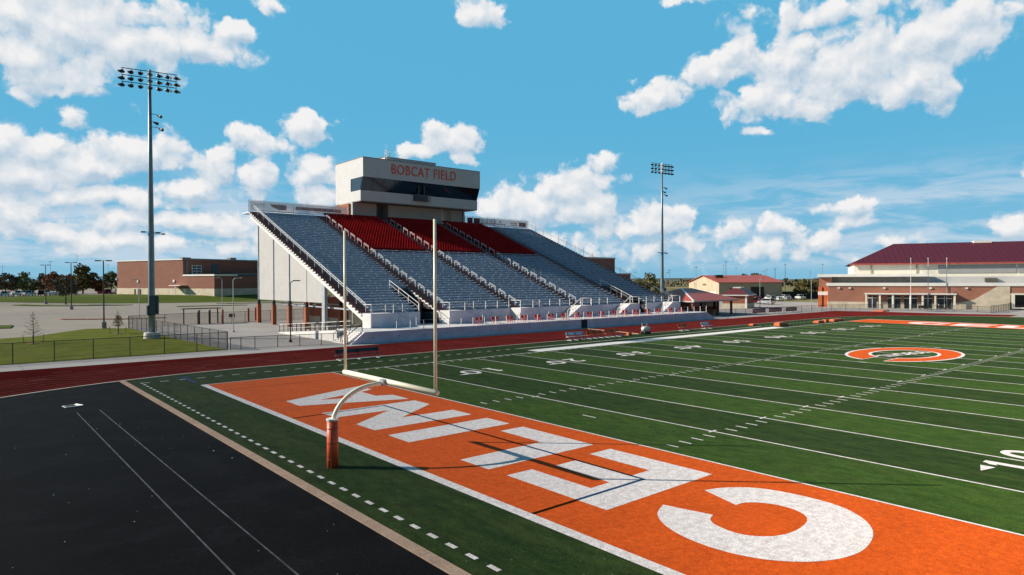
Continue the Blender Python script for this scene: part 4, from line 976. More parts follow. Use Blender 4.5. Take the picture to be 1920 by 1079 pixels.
for k, (x, y) in enumerate([(148.5,9.5),(151.3,6.8),(154.3,3.9)]):
    t = thing("flag_pole", ["left white flag pole before the gym entrance", "middle white flag pole before the gym entrance", "right white flag pole before the gym entrance"][k], "flag pole", (x,y,0), 0, "white flag poles at the gym")
    b = MB(); b.tube((0,0,0),(0,0,11.7),.09,.045,8); b.build("pole", WSTEEL, t)
    b = MB(); b.tube((0,0,11.7),(0,0,11.95),.1,.1,8); b.build("finial", WSTEEL, t)
# ================================================================ FENCES
def fence(name, pts, h, step, label, group=None, m_=None, mesh=CHAIN, r_=.04, mid=False, wind=None):
    m_ = m_ or BLK
    t = thing(name, label, "fence", (0,0,0), 0, group)
    rail = MB(); net = MB(); pm = MB(); pm.tube((0,0,0),(0,0,h+.03),r_,r_,8); first = None
    for i in range(len(pts)-1):
        p, q = Vector((*pts[i],0)), Vector((*pts[i+1],0)); L = (q-p).length; n = max(1, round(L/step))
        p.z = T(p.x,p.y); q.z = T(q.x,q.y)
        rail.bar(tuple(p+Vector((0,0,h))), tuple(q+Vector((0,0,h))), r_*1.3); rail.bar(tuple(p+Vector((0,0,.06))), tuple(q+Vector((0,0,.06))), r_*.7)
        if mid: rail.bar(tuple(p+Vector((0,0,h*.5))), tuple(q+Vector((0,0,h*.5))), r_*.8)
        net.quad(tuple(p+Vector((0,0,.05))), tuple(q+Vector((0,0,.05))), tuple(q+Vector((0,0,h))), tuple(p+Vector((0,0,h))))
        for k in range(0 if i == 0 else 1, n+1):
            if first is None: first = o = pm.build("post", m_, t)
            else: o = first.copy(); COL.objects.link(o)
            o.location = p.lerp(q, k/n)
    rail.build("rail", m_, t); net.build("wire_mesh", mesh, t)
    return t
fence("chain_link_fence", [(-42,23.15),(-0.6,23.15)], 1.82, 3.0, "black chain-link fence along the grass beside the track at left")
fence("chain_link_fence", [(-0.6,23.3),(-0.9,34),(-1.4,50),(-1.85,65.6)], 1.85, 2.6, "black chain-link fence running back from the grass corner past the big pole", mid=True, mesh=meshmat("dense_chain_link", (.015,.015,.016), .58))
fence("chain_link_fence", [(-1.7,65.9),(8.7,68.7),(11.7,67.8),(35,72)], 1.85, 4.6, "black chain-link fence across the back of the plaza by the parking lot")
fence("chain_link_fence", [(-0.4,22.9),(0.6,22.7),(2.0,22.6),(10.9,20.6)], 1.25, 2.6, "low black fence and gate between the grass corner and the entry stair")
fence("chain_link_fence", [(82.6,19.5),(88,22.5),(97,21.6),(118,20.6),(128.5,18.9),(137.1,13.2),(141.5,3.0),(141.5,-5.5),(139.2,-8.4)], 1.3, 3.4, "low grey fence curving round the far bend of the track")
fence("chain_link_fence", [(139.2,-8.4),(150,-8.0),(165,-6.9)], 1.5, 2.0, "fence turning back toward the gym at the far right", mesh=meshmat("green_chain_link", (.05,.06,.04), .6))
for (x, y, la) in [(8.8,68.2,"left dark post of the plaza gateway"),(10.4,68.0,"middle dark post of the plaza gateway"),(12.3,67.5,"right reddish post of the plaza gateway"),(17.2,69.5,"slim brown post right of the plaza gateway"),(19.3,72.0,"orange topped post beyond the gateway")]:
    t = thing("gate_post", la, "post", (x,y,0), 0, "posts of the plaza gate")
    b = MB(); b.box(-.14,.14,-.14,.14,0,2.2); b.build("shaft", BLK if 'dark' in la else BRICK_O, t)
    b = MB(); b.box(-.2,.2,-.2,.2,2.2,2.32); b.build("cap", GREYM, t)
t = thing("gate_canopy", "flat dark canopy over the plaza gateway", "canopy", (0,0,0))
b = MB(); b.box(6.5,12.6,69.1,70.6,2.45,2.6); b.build("roof", mat("canopy_brown",(.10,.08,.05),.8,.1,1), t)
for x in (6.9,12.2):
    b = MB(); b.box(x-.08,x+.08,69.75,69.9,0,2.45); b.build("leg", BLK, t)
b = MB(); b.box(-.5,.5,-.03,.03,.9,1.5); b.box(-.04,.04,-.03,.03,0,.9); o = b.build("notice_board", mat("board_brown",(.2,.1,.06),.8,.1,1)); o.location = (14.4,69.4,0); tag(o, "small brown notice board between the gateway posts", "sign")
MR = mat("banner_maroon", (.22,.02,.02), .7, .12, 2); PALE = mat("banner_print", (.6,.42,.38), .7, .1, 3)
for k, (xa, la) in enumerate([(99.3,"left maroon banner on the low far fence"),(105.2,"middle maroon banner on the low far fence"),(111.5,"right narrow maroon banner on the low far fence")]):
    L_ = (4.6, 4.8, 4.4)[k]; ya = 21.6-(xa-97)*.0476; yb = 21.6-(xa+L_-97)*.0476
    b = MB(); b.prism([(xa,ya-.1,.35),(xa+L_,yb-.1,.35),(xa+L_,yb-.1,1.15),(xa,ya-.1,1.15)], (0,.03,0)); o = b.build("fence_banner", MR); tag(o, la, "banner", "maroon banners on the far fence")
    b = MB(); x = xa+.3
    while x < xa+L_-.5: 
        ww = random.uniform(.18,.4); yy_ = 21.6-(x-97)*.0476-.115; b.box(x, x+ww, yy_-.01, yy_, .55, .95); x += ww+.14
    b.build("print", PALE, o)

# ================================================================ BUILDINGS
def wbox(b, P, t, s0, s1, w0, w1, z0, z1):
    """box in wall coordinates: s along t, w back from the face"""
    t = Vector((t[0],t[1],0)).normalized(); n = Vector((-t.y, t.x, 0)); P = Vector((P[0],P[1],0))
    pts = [P+t*s0+n*w0, P+t*s1+n*w0, P+t*s1+n*w1, P+t*s0+n*w1]
    pts = [Vector((p.x,p.y,z0)) for p in pts]
    b.prism(pts, (0,0,z1-z0))
# brick school, left distance (lit long wall runs P -> away; t points from far end to near corner)
SZ = 2.1
tl = Vector((18.5,-51.4)).normalized(); PL0 = Vector((42.6,176.1)) - tl*54.5
sch = thing("school_building", "long red brick school building beyond the parking lot", "building", (0,0,0))
n_in = (-tl.y, tl.x)
b = MB(); wbox(b, PL0, tl, 0, 38.3, 0, 30, SZ-1.0, 14.15); wbox(b, PL0, tl, 32.6, 38.3, 30, 44, SZ-1, 14.15); b.build("tall_brick_block", BRICK_R, sch)
b = MB(); wbox(b, PL0, tl, 38.31, 54.5, 0, 44, SZ-1.0, 8.7); b.build("low_brick_block", BRICK_R, sch)
b = MB(); wbox(b, PL0, tl, -.15, 54.65, -.15, -.02, SZ-.5, SZ+2.5); wbox(b, PL0, tl, 54.52, 54.66, -.02, 44, SZ-.5, SZ+2.5); b.build("stone_base", STONE, sch)
b = MB(); wbox(b, PL0, tl, -.2, 38.2, -.2, 30, 14.151, 14.5); wbox(b, PL0, tl, 38.45, 54.75, -.2, 8.5, 8.71, 9.25); b.build("coping", COPING, sch)
b = MB(); wbox(b, PL0, tl, 38.32, 38.5, .5, 44, 8.8, 9.0); wbox(b, PL0, tl, 38.0, 38.6, .3, 44, 14.16, 14.7); wbox(b, PL0, tl, 36.5, 38.2, 0, 3, 14.5, 15.0); wbox(b, PL0, tl, 34, 36, 20, 22.5, 14.6, 15.5); b.build("dark_coping", GREYM, sch)
for (w0, w1, z0, z1) in ((3.2,6.8,9.4,12.4),(10.6,13.4,9.0,13),(31.5,33.4,10.6,13.2),(36.5,39.2,9.4,12.6)):
    b = MB(); wbox(b, PL0, tl, 38.33, 38.42, w0, w1, z0, z1); f_ = b.build("window", COPING if w0 != 10.6 else GLASS_B, sch)
    b = MB()
    for k in range(2):
        for j in range(3):
            a0 = w0+.2+(w1-w0-.2)*k/2; z_ = z0+.2+(z1-z0-.2)*j/3
            wbox(b, PL0, tl, 38.43, 38.46, a0, a0+(w1-w0-.2)/2-.2, z_, z_+(z1-z0-.2)/3-.2)
    b.build("pane", GLASS_B, f_)
for w_ in (1.0, 29.3): b = MB(); wbox(b, PL0, tl, 38.33, 38.6, w_, w_+.6, 9, 14); b.build("downspout", GREYM, sch)
b = MB(); wbox(b, PL0, tl, 40, 46, 15, 26, 9.0, 9.8); b.build("roof_unit", GREYM, sch)
b = MB(); wbox(b, PL0, tl, 34.5, 40.5, -2.6, 0, SZ+3.4, SZ+3.65); wbox(b, PL0, tl, 37.6, 37.8, -2.4, -2.2, SZ-.5, SZ+3.4); b.build("door_canopy", COPING, sch)
b = MB(); wbox(b, PL0, tl, 38.8, 40, -.2, -.16, SZ-.2, SZ+2.4); b.build("door", COPING, sch)
b = MB()
for s_ in (10.8, 12.9, 14.0): wbox(b, PL0, tl, s_, s_+.7, -.24, -.16, SZ+.2, SZ+2.2)
b.build("wall_vent", BLK, sch)
b = MB(); wbox(b, PL0, tl, 12.6, 13.3, -.3, -.01, SZ+4.6, SZ+5.4); wbox(b, PL0, tl, 33.2, 34.0, -.3, -.01, SZ+4.6, SZ+5.4); wbox(b, PL0, tl, -.5, 0, -.3, .4, SZ+5.4, SZ+6.0); b.build("wall_light", COPING, sch)
# tall brick wing seen over the right shoulder of the stand
wing = thing("brick_wing", "brick building rising behind the stand's right shoulder", "building", (0,0,0))
b = MB(); b.box(92,115.5,71.1,95,0,12.7); b.build("tall_brick_block", BRICK_R, wing)
b = MB(); b.box(115.51,118.8,68.4,84,0,8.5); b.box(100,115.5,68.4,71.09,0,8.5); b.build("low_brick_block", BRICK_R, wing)
b = MB(); b.box(91.9,115.62,70.95,95.1,12.71,13.05); b.box(99.9,118.95,68.25,70.94,8.51,8.8); b.box(115.63,118.95,70.95,84.1,8.51,8.8); b.build("coping", STONE, wing)
# gym building on the right
tg = Vector((.4202,-.9074)); PG = Vector((144,26.6)); gym = thing("gym_building", "large brick and cream gym with a maroon metal roof at the right", "building", (0,0,0))
b = MB(); wbox(b, PG, tg, 0, 34.6, 0, 8, 1.5, 5.35); wbox(b, PG, tg, 36.9, 62, 0, 8, 3.7, 5.35); wbox(b, PG, tg, -2.0, 1.0, 4.9, 20, 1.2, 7.5); b.build("brick_wall", BRICK_G, gym)
b = MB(); wbox(b, PG, tg, -.05, 31, -.06, 7.9, 0, 1.5); wbox(b, PG, tg, -2.05, 1.0, 4.85, 20, 0, 1.19); b.build("stone_base", STONE, gym)
tV = Vector((tg.x,tg.y,0)); nV = Vector((-tg.y,tg.x,0)); PGV = Vector((PG.x,PG.y,0))
def gp3(s_, w_, z_): v = PGV+tV*s_+nV*w_; return (v.x, v.y, z_)
b = MB(); b.prism([gp3(27.5,-.12,0),gp3(37.0,-.12,0),gp3(37.0,-.12,5.34),gp3(34.8,-.12,5.34),gp3(30.2,-.12,2.2),gp3(27.5,-.12,1.55)], tuple(nV*.1)); b.build("stone_wing_wall", STONE, gym)
b = MB(); wbox(b, PG, tg, 37.9, 62, -.1, -.02, .6, 3.4); b.build("wide_window", GLASS, gym)
b = MB(); wbox(b, PG, tg, 37.3, 62, -.16, -.01, 3.4, 3.72); wbox(b, PG, tg, 37.3, 37.88, -.16, -.01, .3, 3.4); wbox(b, PG, tg, 37.3, 62, -.3, -.11, .28, .58); b.build("window_frame", CREAM, gym)
b = MB(); wbox(b, PG, tg, -.2, 62, -.2, 8.1, 5.36, 6.1); b.build("front_coping", COPING, gym)
b = MB(); wbox(b, PG, tg, 1.1, 62, 8.2, 20, 5.0, 7.6); b.build("clerestory_wall", mat("pale_grey_panel", (.50,.49,.48), .7, .05, .4), gym)
b = MB(); wbox(b, PG, tg, -2.4, 22.4, 3.6, 20, 7.62, 8.3); b.build("upper_fascia", COPING, gym)
b = MB(); wbox(b, PG, tg, 6.3, 62, 14, 50, 7.0, 11.1); b.build("hall_wall", CREAM, gym)
b = MB(); wbox(b, PG, tg, 25.2, 41.2, 13.85, 13.99, 8.5, 10.4); wbox(b, PG, tg, 41.6, 62, 13.85, 13.99, 8.5, 10.4); b.build("grey_wall_panel", mat("hall_grey", (.36,.36,.35), .7, .05, .4), gym)
for s_ in (10.2, 20.4): b = MB(); wbox(b, PG, tg, s_, s_+.4, 13.85, 13.99, 7.7, 11.0); b.build("downspout", mat("spout_tan",(.40,.36,.28),.6,.1,1), gym)
b = MB(); s0_, s1_, w0_, w1_ = 5.4, 66, 13.2, 55; zE, zR = 11.1, 17.0
e = [gp3(s0_,w0_,zE), gp3(s1_+20,w0_,zE), gp3(s1_+20,w1_,zE), gp3(s0_,w1_,zE)]; r0, r1 = gp3(17.2,34,zR), gp3(s1_,34,zR)
b.quad(e[0], e[1], r1, r0); b.quad(e[0], r0, e[3]); b.quad(e[3], r0, r1, e[2]); b.quad(e[1], e[2], r1); b.build("roof", ROOF_M, gym)
b = MB(); wbox(b, PG, tg, s0_-.1, 66, w0_-.15, w0_+.05, zE-.38, zE+.0); b.build("roof_fascia", mat("fascia_red", (.42,.08,.06), .5, .1, 1), gym)
b = MB(); wbox(b, PG, tg, 36, 40, 32.5, 35.5, 16.7, 17.3); b.build("ridge_vent", COPING, gym)
b = MB(); wbox(b, PG, tg, 8.1, 26.7, -1.6, 0, 3.35, 3.65); b.build("entrance_canopy", COPING, gym)
for s_ in (8.3, 11.2, 13.9, 17.5, 20.0, 22.5, 26.3):
    b = MB(); wbox(b, PG, tg, s_-.15, s_+.2, -1.4, -1.1, 0, 3.34); b.build("canopy_post", CREAM, gym)
for (s0, s1) in ((8.8,10.6),(13.0,15.6),(16.4,19.0),(20.5,22.0),(23.2,25.8)):
    b = MB(); wbox(b, PG, tg, s0, s1, -.09, -.01, .1, 3.0); f_ = b.build("entrance_door", GLASS_B, gym)
    b = MB(); wbox(b, PG, tg, (s0+s1)/2-.06, (s0+s1)/2+.06, -.13, -.095, .1, 3.0); wbox(b, PG, tg, s0-.15, s1+.15, -.13, -.095, 2.4, 2.55); b.build("frame", CREAM, f_)
for s_ in (2.2,4.6,12.0,21.5,28.6):
    b = MB(); wbox(b, PG, tg, s_, s_+.5, -.25, -.02, 4.7, 5.05); b.build("wall_light", COPING, gym)
b = MB(); wbox(b, PG, tg, 33.8, 36.2, 7.6, 8.15, 6.3, 7.2); wbox(b, PG, tg, 26.2,26.7,-.2,-.01,3.4,3.9); b.build("wall_vent", mat("vent_brown",(.09,.08,.06),.7,.1,1), gym)
for w_ in (4.4,):
    b = MB(); wbox(b, PG, tg, -2.2, -1.3, 3.8, 4.8, 0, 5.1); wbox(b, PG, tg, -.9, 0, 3.8, 4.8, 0, 5.1); b.cur = 1; wbox(b, PG, tg, -2.25, .05, 3.75, 4.85, 3.0, 3.9); b.build("entry_column", [mat("column_orange",(.50,.13,.045),.7,.1,1), COPING], gym)
for k, (s_, w_, la) in enumerate([(20.0,-4.6,"dark golf cart parked left of the gym entrance poles"),(23.6,-4.4,"dark golf cart with pale seats parked at the gym entrance")]):
    t = thing("golf_cart", la, "golf cart", gp3(s_,w_,0), math.atan2(tg.y,tg.x), "golf carts at the gym")
    b = MB(); b.prism([(-1.2,-.6,.3),(1.2,-.6,.3),(1.2,-.6,.8),(.6,-.6,.95),(.45,-.6,.5),(-.1,-.6,.5),(-.2,-.6,.9),(-1.2,-.6,.9)], (0,1.2,0)); b.build("body", BLK, t)
    b = MB(); b.box(-.75,-.15,-.5,.5,.7,.85); b.box(-.85,-.7,-.5,.5,.85,1.25); b.build("seat", STONE, t)
    b = MB(); b.box(-1.0,.9,-.6,.6,1.85,1.92); b.build("roof", BLK, t)
    for sx in (-.9,.75):
        for sy in (-.55,.55):
            b = MB(); b.bar((sx,sy,.85),(sx,sy,1.86),.05); b.build("post", BLK, t)
            b = MB(); b.tube((sx,sy-.1,.25),(sx,sy+.1,.25),.25,.25,12); b.build("wheel", GREYM, t)
# beige metal barn with an orange roof
barn = thing("metal_barn", "beige metal barn with orange roof behind the stand's right end", "building", (0,0,0))
A = Vector((183.6,82.15,0)); gd = Vector((.52,.854,0)).normalized(); sdv = Vector((.854,-.52,0)).normalized(); GW, SL_ = 25, 24
def Bp(g, s_, z): v = A+gd*g+sdv*s_; return (v.x,v.y,z)
b = MB(); b.prism([Bp(0,0,0),Bp(GW,0,0),Bp(GW,0,5.9),Bp(GW/2,0,8.3),Bp(0,0,5.9)], tuple(sdv*SL_)); b.build("wall", [mat("barn_beige",(.50,.41,.29),.7,.06,.5)], barn)
b = MB()
for a0, z0, a1, z1 in ((-.6,5.86,GW/2,8.45),(GW+.6,5.86,GW/2,8.45)): b.prism([Bp(a0,-.6,z0),Bp(a1,-.6,z1),Bp(a1,-.6,z1+.14),Bp(a0,-.6,z0+.14)], tuple(sdv*(SL_+1.4)))
b.build("roof", ROOF_O, barn)
b = MB(); b.prism([Bp(-.05,4,2.8),Bp(-.05,8.5,2.8),Bp(-.05,8.5,4.0),Bp(-.05,4,4.0)], tuple(-gd*.05)); b.build("high_window", BLK, barn); b = MB(); b.prism([Bp(-.05,12,0),Bp(-.05,17,0),Bp(-.05,17,4.4),Bp(-.05,12,4.4)], tuple(-gd*.05)); b.build("bay_door", BLK, barn)
b = MB(); b.prism([Bp(2,-.06,0),Bp(19,-.06,0),Bp(19,-.06,2.6),Bp(2,-.06,2.6)], tuple(-sdv*.05)); b.build("white_wainscot", COPING, barn)
b = MB(); b.prism([Bp(10,-.06,4.9),Bp(13,-.06,4.9),Bp(13,-.06,5.5),Bp(10,-.06,5.5)], tuple(-sdv*.04)); b.build("gable_sign", mat("sign_brown",(.2,.12,.06),.7,.1,1), barn)
b = MB(); b.prism([Bp(8,3,7.6),Bp(9.5,3,7.6),Bp(9.5,3,8.7),Bp(8,3,8.7)], tuple(sdv*2.6)); b.build("roof_vent", BLK, barn)
# small brick restroom
rr = thing("brick_restroom", "small brick restroom with stone base between the stand and the cars", "building", (0,0,0))
A2 = Vector((124.46,37.27,0)); g2 = Vector((-.42,.907,0)).normalized(); s2 = Vector((.95,.30,0)).normalized()
def Rp(g, s_, z): v = A2+g2*g+s2*s_; return (v.x,v.y,z)
b = MB(); b.prism([Rp(0,0,1.2),Rp(5.6,0,1.2),Rp(5.6,0,3.1),Rp(0,0,3.1)], tuple(s2*8)); b.build("brick_wall", BRICK_O, rr)
b = MB(); b.prism([Rp(-.06,-.06,0),Rp(5.66,-.06,0),Rp(5.66,-.06,1.19),Rp(-.06,-.06,1.19)], tuple(s2*8.1)); b.build("stone_base", STONE, rr)
b = MB(); b.prism([Rp(-.5,-.5,3.1),Rp(6.1,-.5,3.1),Rp(6.1,-.5,3.32),Rp(-.5,-.5,3.32)], tuple(s2*9)); b.build("eave", COPING, rr)
b = MB(); e = [Rp(-.5,-.5,3.32),Rp(6.1,-.5,3.32),Rp(6.1,8.5,3.32),Rp(-.5,8.5,3.32)]; q0 = Rp(1.8,1.8,4.9); q1 = Rp(3.8,1.8,4.9); q2 = Rp(3.8,6.2,4.9); q3 = Rp(1.8,6.2,4.9)
b.quad(e[0],e[1],q1,q0); b.quad(e[1],e[2],q2,q1); b.quad(e[2],e[3],q3,q2); b.quad(e[3],e[0],q0,q3); b.quad(q0,q1,q2,q3); b.build("roof", ROOF_D, rr)
b = MB(); b.prism([Rp(1.9,2,4.91),Rp(3.7,2,4.91),Rp(3.7,2,5.15),Rp(1.9,2,5.15)], tuple(s2*4)); b.build("ridge_cap", COPING, rr)
b = MB(); b.prism([Rp(-.09,-.09,0),Rp(.35,-.09,0),Rp(.35,-.09,3.09),Rp(-.09,-.09,3.09)], tuple(s2*.02)); b.build("corner_trim", COPING, rr)
# concession stand with hip roof at the right end of the stand
cs = thing("concession_stand", "low brick concession stand with red hip roof at the stand's right end", "building", (0,0,0))
X0, X1, YA, YB = 84.6, 99.0, 25.0, 40.0
b = MB(); b.box(X0+2,X1-2,YA+2.6,YB-1,0,2.9); b.build("brick_wall", BRICK_O, cs)
b = MB(); b.box(X0+2.4,X1-2.6,YA+2.52,YA+2.59,1.1,2.5); b.build("serving_window", GLASS, cs)
for x in (X0+.5, X0+4.5, X0+9, X1-.6):
    b = MB(); b.box(x-.18,x+.18,YA+.4,YA+.76,0,2.9); b.build("post", BRICK_O, cs)
b = MB(); zE, zR = 3.0, 5.3
e = [(X0,YA,zE),(X1+1.5,YA,zE),(X1+1.5,YB,zE),(X0,YB,zE)]; r0, r1 = (X0+6.2,YA+7.2,zR), (X1-5,YA+7.2,zR)
b.quad(e[0],e[1],r1,r0); b.quad(e[1],e[2],r1); b.quad(e[2],e[3],r0,r1); b.quad(e[3],e[0],r0); b.build("roof", ROOF_O, cs)
b = MB(); b.box(X0,X1+1.5,YA,YB,zE-.25,zE-.004); b.build("eave", mat("eave_grey",(.5,.48,.45),.6,.05,1), cs)
b = MB(); b.bar(e[0], r0, .3, .1); b.bar(e[1], r1, .3, .1); b.build("hip_cap", ALU_L, cs)
# ================================================================ LOW WALLS / DISTANT STRIPS
b = MB(); b.prism([(205,72,0),(262,38,0),(262,38,2.6),(205,72,2.6)], (.4,.6,0)); o = b.build("dark_screen_fence", BLK); tag(o, "long dark screened fence behind the parked cars", "fence")
struct_pts = [(206,74),(330,20),(420,60),(270,140)]
sheet("dry_field", struct_pts, mat("dry_straw", (.46,.33,.17), .95, .1, .02), 0.05)
# ================================================================ CARS
def carpaint(name, c): return mat("car_"+name, c, .25, .03, .5, metal=.3)
PAINTS = dict(white=(.86,.86,.86), silver=(.40,.41,.43), black=(.012,.012,.014), red=(.35,.02,.02), maroon=(.16,.01,.03), grey=(.14,.15,.16), blue=(.03,.06,.16))
TYRE = mat("tyre", (.015,.015,.015), .8, .1, 3); RIM = mat("rim", (.45,.45,.47), .3, .1, 3, metal=.6); HL = mat("headlight_lens", (.7,.7,.7), .2, .05, 3); TL = mat("tail_lens", (.3,.01,.01), .3, .05, 3)
CARS = {}
def car(x, y, rz, colour, style, label, group):
    key = (colour, style)
    if key not in CARS:
        t = thing("parked_car" if style != 'pickup' else "pickup_truck", label, "car" if style != 'pickup' else "pickup truck"); p = carpaint(colour, PAINTS[colour])
        H = {'sedan':1.42,'suv':1.75,'pickup':1.85}[style]; L = {'sedan':4.6,'suv':4.8,'pickup':5.6}[style]; hw = .92; hd = H*.56
        if style == 'sedan': prof = [(-2.3,.3),(2.3,.3),(2.28,.68),(1.3,.86),(-1.75,.92),(-2.3,.85)]; cab = [(1.25,.86),(.45,1.36),(-.9,1.42),(-1.8,.92)]
        elif style == 'suv': prof = [(-2.4,.35),(2.4,.35),(2.36,.85),(1.35,1.02),(-2.38,1.06)]; cab = [(1.3,1.0),(.6,1.66),(-2.0,1.72),(-2.36,1.05)]
        else: prof = [(-2.8,.45),(2.8,.45),(2.78,1.05),(1.55,1.15),(-2.8,1.15)]; cab = [(1.5,1.14),(.75,1.82),(-.75,1.82),(-.95,1.14)]
        b = MB(); b.prism([(q[0],-hw,q[1]) for q in prof], (0,2*hw,0)); b.prism([(q[0],-hw*.86,q[1]) for q in cab], (0,2*hw*.86,0)); b.build("body", p, t)
        # glazing a little proud of the cabin sides, windscreen and rear window
        (ax_, az_), (bx_, bz_), (cx_, cz_), (dx_, dz_) = cab
        b = MB()
        for s_ in (-1,1):
            yv = s_*(hw*.86+.006)
            b.quad((ax_*.82+.05,yv,az_+.08),(bx_-.05,yv,bz_-.09),(cx_+.08,yv,cz_-.09),(dx_*.9+.02,yv,dz_+.08))
        for (p0, p1, sg) in (((ax_,az_),(bx_,bz_),1),((dx_,dz_),(cx_,cz_),-1)):
            o_ = .012*sg
            b.quad((p0[0]*.97+(p1[0]*.03)+o_,-hw*.76,p0[1]+.06),(p0[0]*.97+p1[0]*.03+o_,hw*.76,p0[1]+.06),(p1[0]+o_+.03*sg,hw*.72,p1[1]-.05),(p1[0]+o_+.03*sg,-hw*.72,p1[1]-.05))
        b.build("window", GLASS, t)
        wx = L*.31; wr = .34 if style == 'sedan' else .39
        for sx in (-wx, wx):
            for s_ in (-1,1):
                b = MB(); b.tube((sx,s_*(hw-.18),wr),(sx,s_*(hw+.01),wr),wr,wr,16); w_ = b.build("wheel", TYRE, t)
                b = MB(); b.tube((sx,s_*(hw+.01),wr),(sx,s_*(hw+.025),wr),wr*.6,wr*.58,12); b.build("rim", RIM, w_)
        for s_ in (-1,1):
            b = MB(); b.box(L/2-.02,L/2+.02,s_*.62-.2,s_*.62+.2,.62,.78); b.build("headlight", HL, t)
            b = MB(); b.box(-L/2-.02,-L/2+.02,s_*.7-.14,s_*.7+.14,.72,.92); b.build("taillight", TL, t)
        CARS[key] = t; o = t
    else: o = copy_tree(CARS[key])
    o.location = (x,y,T(x,y)+.01); o.rotation_euler = (0,0,rz); o['label'] = label; o['group'] = group
    return o
G1 = "cars parked in the far left lot"
order = ['leftmost','second from the left','third from the left','fourth from the left','fifth from the left','sixth from the left','seventh from the left','eighth from the left','ninth from the left','tenth from the left','eleventh from the left','twelfth from the left']
lst = [(-11.6,209,'silver','sedan'),(-8.6,212,'white','suv'),(-5.4,214.2,'white','pickup'),(-2.2,216,'white','suv'),(1.2,219,'black','suv'),(4.6,221,'white','sedan'),(7.6,223,'grey','sedan'),(10.4,225,'white','pickup'),
       (-14.5,214,'maroon','sedan'),(-9.0,219,'white','sedan'),(-3.4,223,'silver','suv'),(3.8,229,'white','suv')]
for k, (x, y, c_, s_) in enumerate(lst):
    row = "front" if k < 8 else "back"
    car(x, y, R(72+random.uniform(-3,3)), c_, s_, f"{c_} {s_}, {order[k if k < 8 else k-8]} in the {row} row of the far left lot", G1)
lst = [(20.0,231,'red','suv'),(22.6,233,'maroon','suv'),(25.6,235,'white','pickup'),(28.6,238,'white','suv'),(31.6,242,'silver','sedan'),(30.2,247,'white','suv'),(33.8,252,'black','suv'),(36.5,258,'white','pickup'),(24.0,244,'grey','suv')]
for k, (x, y, c_, s_) in enumerate(lst):
    car(x, y, R(70+random.uniform(-4,4)), c_, s_, f"{c_} {s_}, {order[k]} of the cars parked beside the brick school wall", G1)
G2 = "cars parked right of the barn"
for k, (x, y, c_, s_, la, rz) in enumerate([
  (156,52.5,'maroon','suv',"maroon suv just right of the brick restroom",20),(152.5,47.5,'silver','suv',"silver suv nearest the brick restroom",75),
  (163,56.0,'red','pickup',"red pickup among the cars right of the restroom",40),(170,59.5,'maroon','pickup',"dark maroon pickup beside the red one",40),
  (197,71,'silver','suv',"silver suv behind the white cars beside the barn",50),(180,61,'white','suv',"white suv in front of the barn's right end",50),(186,61.5,'white','sedan',"white sedan beside the white suv",50),
  (190,67,'white','suv',"white suv in the second row beside the barn",45),(193,62,'silver','sedan',"silver sedan to the right of the white sedan",45),(199,66,'white','suv',"large white suv toward the gym",45),(200,61,'white','pickup',"white pickup at the right end of the car group",45),
  (185,72,'blue','suv',"blue suv at the back of the car group",45)]):
    car(x, y, R(rz), c_, s_, la, G2)
